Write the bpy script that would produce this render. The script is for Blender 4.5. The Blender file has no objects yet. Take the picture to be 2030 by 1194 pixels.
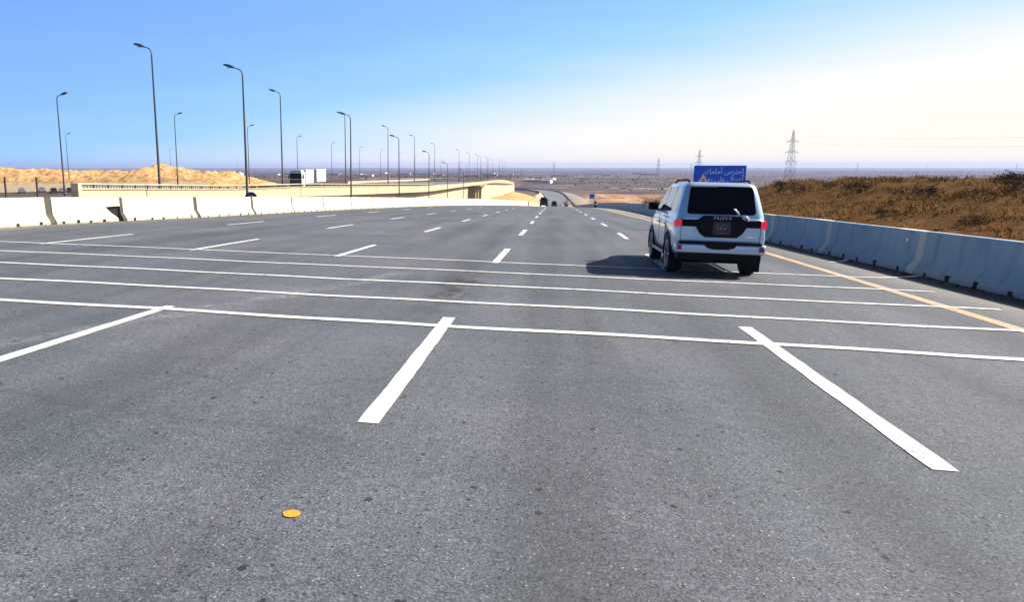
import bpy, bmesh, math, random
from mathutils import Vector, Matrix
random.seed(7)
sc = bpy.context.scene
COL = sc.collection
PI = math.pi
R = math.radians

# ------------------------------------------------------------------ camera, sky, sun, exposure
cam = bpy.data.cameras.new('camera')
cam.lens = 26.0; cam.sensor_width = 36.0; cam.shift_x = 0.1
cam.clip_start = 0.1; cam.clip_end = 120000
camo = bpy.data.objects.new('camera', cam); COL.objects.link(camo)
PITCH = math.atan(265/1466); YAW = math.atan(279/1490)
camo.location = (0, 0, 1.7); camo.rotation_euler = (PI/2-PITCH, 0, YAW)
sc.camera = camo

SUN_EL, SUN_AZ = R(42), R(70)           # azimuth clockwise from +Y (the road direction)
SKY_A, SKY_B, SKY_C, SKY_GAIN = .40, -.085, 1.95, .56
SKY_RAMP = [(.0, (.18, .39, .97)), (.25, (.27, .53, 1.0)), (.38, (.36, .66, 1.02)), (.50, (.70, .84, 1.0)), (.57, (.93, .94, .98)), (.65, (1.03, .97, .86)), (.80, (1.06, .96, .76))]
world = bpy.data.worlds.new("World"); sc.world = world; world.use_nodes = True
wn = world.node_tree; wn.nodes.clear()
sky = wn.nodes.new('ShaderNodeTexSky'); sky.sky_type = 'NISHITA'; sky.sun_disc = False
sky.sun_elevation = SUN_EL; sky.sun_rotation = SUN_AZ
sky.altitude = 0; sky.air_density = 1.0; sky.dust_density = 3.0; sky.ozone_density = 3.0
hs = wn.nodes.new('ShaderNodeHueSaturation'); hs.inputs['Saturation'].default_value = 1.3
bg = wn.nodes.new('ShaderNodeBackground'); bg.inputs[1].default_value = 0.05
wo = wn.nodes.new('ShaderNodeOutputWorld')
wn.links.new(sky.outputs[0], hs.inputs['Color'])
# low dusty air: whiter and creamier towards the sun's side of the horizon, clear blue away from it
def wmath(op, a, b=0.0, c=0.0):
    n = wn.nodes.new('ShaderNodeMath'); n.operation = op
    for i, v in enumerate((a, b, c)):
        if isinstance(v, bpy.types.NodeSocket): wn.links.new(v, n.inputs[i])
        else: n.inputs[i].default_value = v
    return n.outputs[0]
wtc = wn.nodes.new('ShaderNodeTexCoord'); wsx = wn.nodes.new('ShaderNodeSeparateXYZ'); wn.links.new(wtc.outputs['Generated'], wsx.inputs[0])
w_s = wmath('MULTIPLY_ADD', wsx.outputs[0], math.sin(SUN_AZ), wmath('MULTIPLY', wsx.outputs[1], math.cos(SUN_AZ)))
w_el = wmath('MAXIMUM', wsx.outputs[2], 0.0)
w_u = wmath('SUBTRACT', wmath('MULTIPLY_ADD', w_s, SKY_A, SKY_B), wmath('MULTIPLY', w_el, SKY_C))
wr_ = wn.nodes.new('ShaderNodeValToRGB'); cr_ = wr_.color_ramp
while len(cr_.elements) < len(SKY_RAMP): cr_.elements.new(.5)
for e_, (p_, c_) in zip(cr_.elements, SKY_RAMP): e_.position = p_; e_.color = (*c_, 1)
wmp = wn.nodes.new('ShaderNodeMapping'); wmp.inputs['Scale'].default_value = (2.0, 2.0, 26); wn.links.new(wtc.outputs['Generated'], wmp.inputs[0])
wnz = wn.nodes.new('ShaderNodeTexNoise'); wnz.inputs['Scale'].default_value = 1.6; wnz.inputs['Detail'].default_value = 4; wn.links.new(wmp.outputs[0], wnz.inputs['Vector'])
wn.links.new(wmath('ADD', wmath('MULTIPLY_ADD', wnz.outputs['Fac'], 0.07, 0.565), w_u), wr_.inputs[0])
w_sc = wn.nodes.new('ShaderNodeMixRGB'); w_sc.blend_type = 'MULTIPLY'; w_sc.inputs[0].default_value = 1
k_ = SKY_GAIN/bg.inputs[1].default_value; w_sc.inputs[2].default_value = (k_, k_, k_, 1); wn.links.new(wr_.outputs[0], w_sc.inputs[1])
w_mr = wn.nodes.new('ShaderNodeMapRange'); w_mr.interpolation_type = 'SMOOTHSTEP'; w_mr.inputs[1].default_value = .235; w_mr.inputs[2].default_value = .36; w_mr.inputs[3].default_value = 1; w_mr.inputs[4].default_value = 0
wn.links.new(wsx.outputs[2], w_mr.inputs[0])
w_mx = wn.nodes.new('ShaderNodeMixRGB'); wn.links.new(w_mr.outputs[0], w_mx.inputs[0]); wn.links.new(hs.outputs[0], w_mx.inputs[1]); wn.links.new(w_sc.outputs[0], w_mx.inputs[2])
wn.links.new(w_mx.outputs[0], bg.inputs[0]); wn.links.new(bg.outputs[0], wo.inputs[0])

sun = bpy.data.lights.new('sun', 'SUN'); sun.energy = 5.0; sun.angle = R(0.5); sun.color = (1.0, 0.93, 0.82)
suno = bpy.data.objects.new('sun', sun); COL.objects.link(suno)
sv = Vector((math.sin(SUN_AZ)*math.cos(SUN_EL), math.cos(SUN_AZ)*math.cos(SUN_EL), math.sin(SUN_EL)))
suno.rotation_euler = sv.to_track_quat('Z', 'Y').to_euler()
sc.view_settings.view_transform = 'Standard'; sc.view_settings.look = 'None'
sc.view_settings.exposure = 0.95; sc.view_settings.gamma = 1.0
sc.cycles.volume_bounces = 0; sc.cycles.max_bounces = 6

# ------------------------------------------------------------------ helpers
def lerp_tab(x, xs, ys):
    if x <= xs[0]: return ys[0]
    for i in range(1, len(xs)):
        if x <= xs[i]:
            t = (x-xs[i-1])/(xs[i]-xs[i-1]); return ys[i-1]+(ys[i]-ys[i-1])*t
    return ys[-1]
def sstep(a, b, x):
    t = min(1, max(0, (x-a)/(b-a))); return t*t*(3-2*t)

class N:                                   # tiny node helper
    def __init__(s, name):
        s.m = bpy.data.materials.new(name); s.m.use_nodes = True; s.t = s.m.node_tree
        s.b = s.t.nodes['Principled BSDF']; s.co = s.t.nodes.new('ShaderNodeTexCoord')
    def set(s, node, k, v):
        if isinstance(v, bpy.types.NodeSocket): s.t.links.new(v, node.inputs[k])
        elif isinstance(v, (tuple, list)) and len(v) == 3 and node.inputs[k].type == 'RGBA': node.inputs[k].default_value = (*v, 1)
        else: node.inputs[k].default_value = v
    def map(s, scale=(1, 1, 1), src='Object', loc=(0, 0, 0), rot=(0, 0, 0)):
        n = s.t.nodes.new('ShaderNodeMapping'); s.t.links.new(s.co.outputs[src], n.inputs[0])
        n.inputs['Scale'].default_value = scale; n.inputs['Location'].default_value = loc; n.inputs['Rotation'].default_value = rot; return n.outputs[0]
    def noise(s, sc_=1, vec=None, det=4, rough=.55, dist=0):
        n = s.t.nodes.new('ShaderNodeTexNoise'); s.set(n, 'Scale', sc_); s.set(n, 'Detail', det); s.set(n, 'Roughness', rough); s.set(n, 'Distortion', dist)
        s.t.links.new(vec or s.co.outputs['Object'], n.inputs['Vector']); return n.outputs['Fac']
    def vor(s, sc_=1, vec=None, out='Distance'):
        n = s.t.nodes.new('ShaderNodeTexVoronoi'); n.voronoi_dimensions = '2D'; s.set(n, 'Scale', sc_); s.t.links.new(vec or s.co.outputs['Object'], n.inputs['Vector']); return n.outputs[out]
    def ramp(s, fac, stops):
        n = s.t.nodes.new('ShaderNodeValToRGB'); cr = n.color_ramp
        while len(cr.elements) < len(stops): cr.elements.new(.5)
        for e, (p, c) in zip(cr.elements, stops):
            e.position = p; e.color = (*(c if isinstance(c, tuple) else (c, c, c)), 1)
        s.t.links.new(fac, n.inputs[0]); return n.outputs[0]
    def mix(s, f, a, b, mode='MIX'):
        n = s.t.nodes.new('ShaderNodeMixRGB'); n.blend_type = mode; s.set(n, 0, f); s.set(n, 1, a); s.set(n, 2, b); return n.outputs[0]
    def math(s, op, a, b=0, c=0):
        n = s.t.nodes.new('ShaderNodeMath'); n.operation = op; s.set(n, 0, a); s.set(n, 1, b); s.set(n, 2, c); return n.outputs[0]
    def xyz(s, vec=None):
        n = s.t.nodes.new('ShaderNodeSeparateXYZ'); s.t.links.new(vec or s.co.outputs['Object'], n.inputs[0]); return n.outputs
    def out(s, color, rough=.6, metal=0, bump=None, bs=.2, bd=.02, spec=None, **k):
        s.set(s.b, 'Base Color', color); s.set(s.b, 'Roughness', rough); s.set(s.b, 'Metallic', metal)
        if spec is not None: s.set(s.b, 'Specular IOR Level', spec)
        for kk, v in k.items(): s.set(s.b, kk.replace('_', ' '), v)
        if bump is not None:
            n = s.t.nodes.new('ShaderNodeBump'); s.set(n, 'Height', bump); s.set(n, 'Strength', bs); s.set(n, 'Distance', bd)
            s.t.links.new(n.outputs[0], s.b.inputs['Normal'])
        return s.m
def simple(name, col, rough=.6, metal=0, var=.12, sc_=3, **k):
    n = N(name); f = n.noise(sc_, det=5)
    c = n.mix(f, tuple(x*(1-var) for x in col), tuple(min(1, x*(1+var)) for x in col))
    return n.out(c, rough, metal, **k)

MESHES = {}
def link(name, me, parent=None, mat=None, smooth=False):
    if mat is not None and not me.materials:
        for m in (mat if isinstance(mat, (list, tuple)) else [mat]): me.materials.append(m)
    o = bpy.data.objects.new(name, me); COL.objects.link(o)
    if parent: o.parent = parent
    return o
def tag(o, label=None, cat=None, group=None, kind=None):
    if label: o['label'] = label
    if cat: o['category'] = cat
    if group: o['group'] = group
    if kind: o['kind'] = kind
    return o
def empty(name, loc=(0, 0, 0), rz=0):
    o = bpy.data.objects.new(name, None); o.location = loc; o.rotation_euler = (0, 0, rz); o.empty_display_size = .2; COL.objects.link(o); return o
def copy_tree(o, parent=None):
    c = o.copy(); COL.objects.link(c); c.parent = parent
    for ch in list(o.children): copy_tree(ch, c)
    return c
class MB:
    def __init__(s): s.v = []; s.f = []; s.sm = []; s.mi = []
    def add(s, vs, fs, smooth=False, mi=0):
        k = len(s.v); s.v += [tuple(v) for v in vs]; s.f += [tuple(i+k for i in f) for f in fs]; s.sm += [smooth]*len(fs); s.mi += [mi]*len(fs)
    def box(s, x0, x1, y0, y1, z0, z1, mi=0):
        s.add([(x0,y0,z0),(x1,y0,z0),(x1,y1,z0),(x0,y1,z0),(x0,y0,z1),(x1,y0,z1),(x1,y1,z1),(x0,y1,z1)],
              [(0,3,2,1),(4,5,6,7),(0,1,5,4),(1,2,6,5),(2,3,7,6),(3,0,4,7)], mi=mi)
    def rbox(s, x0, x1, y0, y1, z0, z1, r=.02):          # chamfered box
        bm = bmesh.new(); bmesh.ops.create_cube(bm, size=1)
        for v in bm.verts: v.co = Vector(((x0+x1)/2+v.co.x*(x1-x0), (y0+y1)/2+v.co.y*(y1-y0), (z0+z1)/2+v.co.z*(z1-z0)))
        bmesh.ops.bevel(bm, geom=bm.edges[:], offset=r, segments=3, profile=.6, affect='EDGES')
        bm.verts.index_update(); s.add([v.co.copy() for v in bm.verts], [[v.index for v in f.verts] for f in bm.faces], True); bm.free()
    def tube(s, pts, rads, n=8, cap=True, smooth=True):
        pts = [Vector(p) for p in pts]; rings = []
        if not isinstance(rads, (list, tuple)): rads = [rads]*len(pts)
        for i, p in enumerate(pts):
            d = (pts[min(i+1, len(pts)-1)]-pts[max(i-1, 0)]).normalized()
            u = d.cross(Vector((0, 0, 1))); 
            if u.length < 1e-3: u = d.cross(Vector((0, 1, 0)))
            u.normalize(); w = d.cross(u)
            rings.append([p+(u*math.cos(2*PI*k/n)+w*math.sin(2*PI*k/n))*rads[i] for k in range(n)])
        vs = [v for r in rings for v in r]; fs = []
        for i in range(len(pts)-1):
            for k in range(n): fs.append((i*n+k, i*n+(k+1) % n, (i+1)*n+(k+1) % n, (i+1)*n+k))
        s.add(vs, fs, smooth)
        if cap: s.add(rings[0], [tuple(range(n-1, -1, -1))]); s.add(rings[-1], [tuple(range(n))])
    def lathe(s, prof, n=24, axis='x', c=(0, 0, 0), smooth=True):    # prof: (axial, radius)
        vs = []
        for a, r in prof:
            for k in range(n):
                t = 2*PI*k/n; p = (a, r*math.cos(t), r*math.sin(t))
                if axis == 'y': p = (p[1], p[0], p[2])
                if axis == 'z': p = (p[1], p[2], p[0])
                vs.append((p[0]+c[0], p[1]+c[1], p[2]+c[2]))
        fs = [(i*n+k, i*n+(k+1) % n, (i+1)*n+(k+1) % n, (i+1)*n+k) for i in range(len(prof)-1) for k in range(n)]
        s.add(vs, fs, smooth)
        s.add(vs[:n], [tuple(range(n))]); s.add(vs[-n:], [tuple(range(n))])
    def prism(s, pts, f0, f1):                # outline pts mapped by f0 (front) and f1 (back) into 3D
        n = len(pts); a = [f0(*p) for p in pts]; b = [f1(*p) for p in pts]
        s.add(a+b, [tuple(range(n)), tuple(range(2*n-1, n-1, -1))]+[(i, (i+1) % n, n+(i+1) % n, n+i) for i in range(n)])
    def mesh(s, name, mat=None):
        me = bpy.data.meshes.new(name); me.from_pydata(s.v, [], s.f)
        for m in (mat if isinstance(mat, (list, tuple)) else [mat] if mat else []): me.materials.append(m)
        me.polygons.foreach_set('use_smooth', s.sm); me.polygons.foreach_set('material_index', s.mi)
        bm = bmesh.new(); bm.from_mesh(me); bmesh.ops.recalc_face_normals(bm, faces=bm.faces[:]); bm.to_mesh(me); bm.free()
        me.update(); return me
    def build(s, name, mat, parent=None): return link(name, s.mesh(name, mat), parent)
def rrect(x0, x1, z0, z1, r, n=5):
    out = []
    for cx, cz, a in ((x1-r, z1-r, 0), (x0+r, z1-r, 90), (x0+r, z0+r, 180), (x1-r, z0+r, 270)):
        for k in range(n+1):
            t = R(a+90*k/n); out.append((cx+r*math.cos(t), cz+r*math.sin(t)))
    return out

# ------------------------------------------------------------------ site geometry (metres; +Y runs down the road)
KY = [-30, 0, 18, 40, 90, 150, 330, 440, 5000]; KS = [-.025, -.025, -.027, -.039, -.040, -.052, -.052, 0, 0]
_z = [0.0]; 
for i in range(1, 1101): _z.append(_z[-1]+lerp_tab(i-.5, KY, KS))
def zc(y):
    if y < 0: return -.025*y
    if y >= 1099: return _z[1099]
    i = int(y); return _z[i]+(_z[i+1]-_z[i])*(y-i)
def cf(y): return .019*(1-sstep(110, 300, y))
def zr(x, y): return zc(y)-cf(y)*x
def cx(y): return lerp_tab(y, [0, 12, 30, 55, 100], [0, 0, .3, .45, .75])
LWY = [-40, 21.5, 23.8, 27.3, 32.4, 38.4, 44.3, 50.2, 57.2, 63.6, 70.9, 88, 107, 125, 150, 200, 330, 415]
LWX = [-18.6, -17.75, -17.6, -16.95, -16.3, -16.0, -15.85, -15.65, -15.5, -15.3, -15.1, -13.9, -11.2, -8.2, -4.8, -3.2, -2.4, -2.2]
RWY = [-40, 14.7, 30, 50, 75, 110, 150, 250, 330, 415]
RWX = [8.4, 8.3, 8.05, 8.6, 9.5, 10.2, 9.6, 11.6, 12.6, 13.0]
def LW(y): return lerp_tab(y, LWY, LWX)
def RW(y): return lerp_tab(y, RWY, RWX)
# curve of the road beyond the dip, as centre points with half widths
FAR = [(5.4, 415, 7.6), (5.0, 470, 7.2), (4.3, 520, 7.2), (3.0, 565, 7.4), (0.0, 610, 8), (-5.5, 650, 8.5), (-15, 684, 9), (-30, 708, 9), (-55, 724, 9), (-100, 738, 9), (-180, 750, 9)]
ZF = zc(470)

def bx_(px, d):           # lateral offset of a far thing on a given bearing at distance d down the road
    k = 1466*math.cos(PITCH)+265*math.sin(PITCH); q = px-812
    return (-math.sin(YAW)*k+math.cos(YAW)*q)/(math.cos(YAW)*k+math.sin(YAW)*q)*d
# ------------------------------------------------------------------ materials
def mk_asphalt():
    n = N('asphalt')
    X, Y, Z = n.xyz()
    grain = n.noise(70, det=2, rough=.9); g2 = n.noise(14, det=6, rough=.85)
    big = n.noise(.35, det=3); streak = n.noise(1, n.map((1.1, .05, 1)), det=4); streak2 = n.noise(1, n.map((.25, 2.0, 1)), det=3)
    c = n.ramp(grain, [(.36, (.012, .014, .017)), (.5, (.078, .085, .100)), (.64, (.235, .245, .262))])
    c = n.mix(.5, c, n.ramp(g2, [(.36, (.040, .046, .054)), (.64, (.125, .132, .150))]))
    c = n.mix(1, c, n.ramp(big, [(.34, (.80, .86, .87)), (.5, (.95, .95, .97)), (.66, (1.12, 1.04, 1.10))]), 'MULTIPLY')
    c = n.mix(1, c, n.ramp(streak, [(.32, .74), (.5, 1.0), (.68, 1.16)]), 'MULTIPLY')
    c = n.mix(1, c, n.ramp(streak2, [(.3, .94), (.6, 1.04)]), 'MULTIPLY')
    # sparse dark pits and pale chips
    v = n.vor(5.5, n.map((1, .8, 1))); rnd = n.vor(5.5, n.map((1, .8, 1)), 'Color')
    sx = n.xyz(rnd)[0]; thr = n.math('MULTIPLY', n.math('SUBTRACT', sx, .80), .62)
    pit = n.math('LESS_THAN', n.math('MULTIPLY_ADD', n.math('SUBTRACT', n.noise(38, det=3), .5), .22, v), thr)
    c = n.mix(n.math('MULTIPLY', pit, .85), c, (.012, .011, .010))
    v2 = n.vor(5.5, n.map((1, 1, 1), loc=(7, 3, 0))); r2 = n.xyz(n.vor(5.5, n.map((1, 1, 1), loc=(7, 3, 0)), 'Color'))[1]
    chip = n.math('LESS_THAN', v2, n.math('MULTIPLY', n.math('SUBTRACT', r2, .78), .13))
    c = n.mix(n.math('MULTIPLY', chip, .6), c, (.42, .41, .39))
    v3 = n.vor(19, n.map((1, 1, 1), loc=(2, 5, 0))); r3 = n.xyz(n.vor(19, n.map((1, 1, 1), loc=(2, 5, 0)), 'Color'))[0]
    c = n.mix(n.math('MULTIPLY', n.math('LESS_THAN', v3, n.math('MULTIPLY', n.math('SUBTRACT', r3, .70), .75)), .75), c, (.016, .016, .018))
    v4 = n.vor(24, n.map((1, 1, 1), loc=(9, 1, 0))); r4 = n.xyz(n.vor(24, n.map((1, 1, 1), loc=(9, 1, 0)), 'Color'))[1]
    c = n.mix(n.math('MULTIPLY', n.math('LESS_THAN', v4, n.math('MULTIPLY', n.math('SUBTRACT', r4, .74), .6)), .6), c, (.40, .40, .41))
    # faint oil smudge and tyre scuffs beside a lane line
    wob = n.noise(1.6, det=4)
    dx = n.math('ABSOLUTE', n.math('ADD', X, n.math('MULTIPLY_ADD', wob, .8, 1.05)))
    band = n.math('SUBTRACT', 1, n.math('SMOOTH_MIN', n.math('DIVIDE', dx, .55), 1.0, .2))
    rng = n.math('SUBTRACT', 1, n.math('MINIMUM', n.math('DIVIDE', n.math('ABSOLUTE', n.math('SUBTRACT', Y, 12.8)), 4.2), 1))
    sm = n.math('MULTIPLY', n.math('MULTIPLY', band, rng), n.ramp(n.noise(3.5, n.map((1, .45, 1)), det=5, rough=.7), [(.42, 0.), (.62, 1.)]))
    c = n.mix(n.math('MINIMUM', n.math('MULTIPLY', sm, 1.5), .9), c, (.022, .020, .020))
    # darker wheel tracks worn into each lane
    tr = n.math('ABSOLUTE', n.math('SUBTRACT', n.math('FRACT', n.math('MULTIPLY_ADD', X, 1/1.85, n.math('MULTIPLY_ADD', n.noise(.25, det=2), .3, .30))), .5))
    c = n.mix(n.math('MULTIPLY', n.ramp(tr, [(.0, 1.), (.28, 0.)]), n.ramp(n.noise(1, n.map((.8, .09, 1), loc=(3, 9, 0)), det=4), [(.42, 0.), (.62, .42)])), c, (.040, .042, .048))
    # pale dusty scuff sweeping across the lane to the near side
    lx = n.math('ADD', X, n.math('MULTIPLY_ADD', Y, -.36, n.math('MULTIPLY_ADD', wob, 1.0, 7.2)))
    sc1 = n.math('SUBTRACT', 1, n.math('MINIMUM', n.math('DIVIDE', n.math('ABSOLUTE', lx), .28), 1))
    sc2 = n.math('MULTIPLY', sc1, n.ramp(n.noise(9, n.map((1, 1, 1)), det=6, rough=.8), [(.45, 0.), (.65, 1.)]))
    near = n.math('LESS_THAN', Y, 14)
    c = n.mix(n.math('MULTIPLY', n.math('MULTIPLY', sc2, near), .75), c, (.30, .30, .30))
    # pale scuffed patches
    pp_ = n.ramp(n.noise(1, n.map((1.3, 2.2, 1), loc=(11, 2, 0)), det=5, rough=.7), [(.66, 0.), (.72, 1.)])
    c = n.mix(n.math('MULTIPLY', n.math('MULTIPLY', pp_, n.ramp(grain, [(.4, 0.), (.6, 1.)])), .5), c, (.30, .30, .29))
    # old damp cross band near the viewer
    yb = n.math('ABSOLUTE', n.math('SUBTRACT', n.math('MULTIPLY_ADD', X, .12, Y), n.math('MULTIPLY_ADD', wob, .5, 4.15)))
    cb = n.math('SUBTRACT', 1, n.math('MINIMUM', n.math('DIVIDE', yb, .16), 1)); cb = n.math('MULTIPLY', cb, n.math('LESS_THAN', X, -1.3))
    c = n.mix(n.math('MULTIPLY', cb, .35), c, (.045, .045, .045))
    # dust blown against the barriers on both edges
    dr = n.math('SUBTRACT', X, 6.2); dl = n.math('SUBTRACT', -1, n.math('ADD', X, 15.4))
    d = n.math('MAXIMUM', n.math('MINIMUM', n.math('MULTIPLY', dr, .55), 1), n.math('MINIMUM', n.math('MULTIPLY', dl, .8), 1))
    d = n.math('MULTIPLY', n.math('MAXIMUM', d, 0), n.ramp(n.noise(2.2, n.map((1, .4, 1)), det=5), [(.3, .35), (.65, 1.)]))
    c = n.mix(n.math('MULTIPLY', d, .75), c, (.36, .31, .22))
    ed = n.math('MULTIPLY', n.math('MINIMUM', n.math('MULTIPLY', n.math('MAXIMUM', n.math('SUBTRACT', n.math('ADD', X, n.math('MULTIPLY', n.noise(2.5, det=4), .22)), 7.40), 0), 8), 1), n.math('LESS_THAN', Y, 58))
    c = n.mix(n.math('MULTIPLY', ed, .88), c, (.028, .024, .024))  # dark debris strip, its colour also deepening the barrier's shadow
    h = n.mix(.5, grain, g2)
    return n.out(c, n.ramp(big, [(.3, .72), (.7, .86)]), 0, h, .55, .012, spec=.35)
M = {}
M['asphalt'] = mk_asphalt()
def mk_far_asphalt():
    n = N('far_asphalt'); c = n.ramp(n.noise(.2, n.map((1, .3, 1)), det=4), [(.3, (.10, .105, .115)), (.7, (.15, .15, .16))]); return n.out(c, .8)
M['far_asphalt'] = mk_far_asphalt()
def mk_paint(name, col, worn):
    n = N(name); w = n.noise(22, det=5, rough=.75); w2 = n.noise(3, det=3); w3 = n.noise(1, n.map((9, .9, 1)), det=6, rough=.7)
    f = n.math('MULTIPLY', n.ramp(n.math('ADD', w, n.math('MULTIPLY', n.math('SUBTRACT', w3, .5), .6)), [(.36, 1.), (.46, 0.)]), worn)
    c = n.mix(f, n.mix(w2, tuple(x*.9 for x in col), col), (.13, .13, .14))
    gr = n.noise(75, det=2, rough=.9); c = n.mix(n.math('MULTIPLY', n.ramp(gr, [(.34, 1.), (.46, 0.)]), .15+.35*worn), c, (.24, .24, .24))
    return n.out(c, .6, 0, w, .2, .004)
M['white_paint'] = mk_paint('white_paint', (.72, .70, .66), .75)
M['worn_white_paint'] = mk_paint('worn_white_paint', (.78, .77, .74), 1.0)
M['yellow_line'] = mk_paint('yellow_line', (.55, .36, .21), 1.35)
M['yellow_spot'] = mk_paint('yellow_spot', (.80, .30, .004), .2)
def mk_concrete(name, a, b, stain=.5, top=None):
    n = N(name); f = n.noise(.9, det=6); dr = n.noise(1, n.map((3.5, 3.5, .35)), det=5)
    Z = n.xyz()[2]
    c = n.mix(n.ramp(f, [(.3, 0.), (.7, 1.)]), a, b)
    c = n.mix(n.math('MULTIPLY', n.ramp(dr, [(.50, 0.), (.72, 1.)]), stain), c, tuple(x*.62 for x in a))
    c = n.mix(n.math('MULTIPLY', n.ramp(Z, [(.0, 1.), (.22, 0.)]), .45), c, (.33, .26, .17))   # splashed dirt along the foot
    if top: c = n.mix(n.math('GREATER_THAN', Z, .915), c, top)  # paler band paints a sunlit top edge
    vv = n.vor(26); holes = n.math('LESS_THAN', vv, .10)
    c = n.mix(n.math('MULTIPLY', holes, .35), c, tuple(x*.5 for x in a))
    return n.out(c, .85, 0, n.noise(18, det=5), .25, .01)
M['concrete'] = mk_concrete('cream_concrete', (.56, .52, .39), (.70, .66, .51))
M['shade_tinted_concrete'] = mk_concrete('shade_tinted_concrete', (.22, .32, .40), (.31, .41, .48), .65, (.78, .76, .70))  # blue-grey base carries the tint of the barrier's shaded side
M['joint'] = simple('shaded_gap_filler', (.075, .07, .05), .95, sc_=12)  # dark colour stands for the shaded block ends inside the gaps
M['mortar'] = simple('pale_mortar', (.52, .50, .45), .9, var=.35, sc_=9)
M['bridge_concrete'] = mk_concrete('bridge_concrete', (.54, .46, .29), (.66, .57, .38), .4)
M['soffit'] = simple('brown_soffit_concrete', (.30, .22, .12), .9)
M['hole'] = simple('dark_hole', (.012, .011, .01), .95)
M['steel'] = simple('lamp_steel', (.050, .046, .052), .5, .25)
M['lamp_dark'] = simple('lamp_housing', (.018, .035, .06), .45, .2)
M['lens'] = simple('lamp_lens', (.30, .33, .36), .15)
M['rail_metal'] = simple('rail_metal', (.72, .66, .52), .5, .1)
M['rail_dark'] = simple('rail_baluster_metal', (.05, .04, .025), .7, .1)
M['black'] = simple('black_plastic', (.005, .005, .006), .6, spec=.15)
M['rubber'] = simple('tyre_rubber', (.010, .010, .011), .85)
M['rim'] = simple('wheel_alloy', (.45, .47, .5), .3, .8)
M['chrome'] = simple('chrome', (.85, .85, .85), .12, 1.0, var=.02)
def mk_carpaint(name, c, metal=.55):
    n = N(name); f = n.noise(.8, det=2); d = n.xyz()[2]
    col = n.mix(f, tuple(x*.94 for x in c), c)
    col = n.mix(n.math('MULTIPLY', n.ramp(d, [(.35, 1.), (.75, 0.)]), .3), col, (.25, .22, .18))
    return n.out(col, .26, metal, Coat_Weight=.6, Coat_Roughness=.06)
M['silver'] = mk_carpaint('silver_blue_paint', (.50, .63, .75))
M['carblack'] = mk_carpaint('black_paint', (.012, .012, .014), .2)
M['carwhite'] = mk_carpaint('white_car_paint', (.70, .70, .68), 0)
M['carred'] = mk_carpaint('dark_red_paint', (.10, .02, .02), .2)
M['cargrey'] = mk_carpaint('grey_car_paint', (.30, .31, .33), .3)
def mk_glass(name, c, r, sp=.5): 
    n = N(name); return n.out(n.mix(n.noise(2), c, tuple(x*1.2 for x in c)), r, 0, spec=sp)
M['glass'] = mk_glass('tinted_glass', (.004, .004, .006), .22, .12)
M['sideglass'] = mk_glass('side_glass', (.05, .07, .09), .04)
M['taillight'] = N('tail_light').out((.75, .012, .03), .15, 0, Coat_Weight=.6, Emission_Color=(1, .02, .06, 1), Emission_Strength=.15)
M['reflector'] = N('red_reflector').out((.28, .01, .015), .3)
M['headlight'] = N('headlight').out((.6, .62, .65), .1, .3)
M['plate'] = simple('number_plate', (.022, .024, .03), .5)
M['plate_ink'] = simple('plate_lettering_grey', (.22, .23, .26), .5)
M['lettering'] = simple('silver_lettering', (.62, .64, .68), .4, .2, var=.03)
M['sign_blue'] = simple('sign_blue', (.006, .11, .68), .4, var=.05)
M['sign_white'] = simple('sign_white', (.82, .82, .85), .4, var=.03)
M['sign_red'] = simple('sign_red', (.62, .10, .14), .4, var=.05)
M['sign_pale'] = simple('sign_triangle_fill', (.85, .72, .68), .4, var=.05)
M['galv'] = simple('galvanised_steel', (.38, .40, .42), .5, .6)
M['white_box'] = simple('white_truck_box', (.80, .78, .72), .5, var=.05)
M['pylon'] = simple('pylon_steel', (.14, .18, .25), .6, .3)
M['building'] = simple('pale_render', (.66, .61, .56), .9)
M['building2'] = simple('rose_render', (.46, .34, .28), .9)
M['roofgrey'] = simple('grey_flat_roof', (.45, .44, .44), .9)
def mk_ground():
    n = N('desert_ground'); X, Y, Z = n.xyz()
    a = n.noise(.012, det=8, rough=.62); b = n.noise(1, n.map((.0016, .009, 1)), det=7, rough=.6); s = n.noise(1, n.map((.16, .045, .3)), det=8, rough=.75)
    c = n.ramp(a, [(.32, (.045, .030, .033)), (.46, (.075, .050, .050)), (.56, (.115, .076, .070)), (.68, (.19, .13, .11))])
    veg = n.ramp(b, [(.46, 0.), (.56, 1.)]); c = n.mix(n.math('MULTIPLY', veg, .85), c, (.085, .075, .06))
    pale = n.ramp(n.noise(1, n.map((.004, .02, 1), loc=(31, 5, 0)), det=6), [(.58, 0.), (.66, 1.)]); c = n.mix(n.math('MULTIPLY', pale, .5), c, (.50, .40, .33))
    scr = n.ramp(n.noise(.12, det=8, rough=.8), [(.5, 0.), (.62, 1.)]); c = n.mix(n.math('MULTIPLY', scr, .3), c, (.09, .07, .035))
    # warm disturbed soil along the road's embankments
    nearr = n.math('MULTIPLY', n.math('LESS_THAN', Y, 600), n.math('SUBTRACT', 1, n.math('MINIMUM', n.math('DIVIDE', n.math('ABSOLUTE', n.math('SUBTRACT', X, 35)), 110), 1)))
    nearr = n.math('MULTIPLY', nearr, n.ramp(n.noise(.02, det=5), [(.42, .0), (.52, 1.)]))
    c = n.mix(n.math('MULTIPLY', nearr, .8), c, n.ramp(s, [(.36, (.17, .085, .035)), (.5, (.40, .215, .095)), (.62, (.56, .36, .20))]))
    return n.out(c, .95, 0, s, .6, .6, spec=.08)
M['ground'] = mk_ground()
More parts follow.
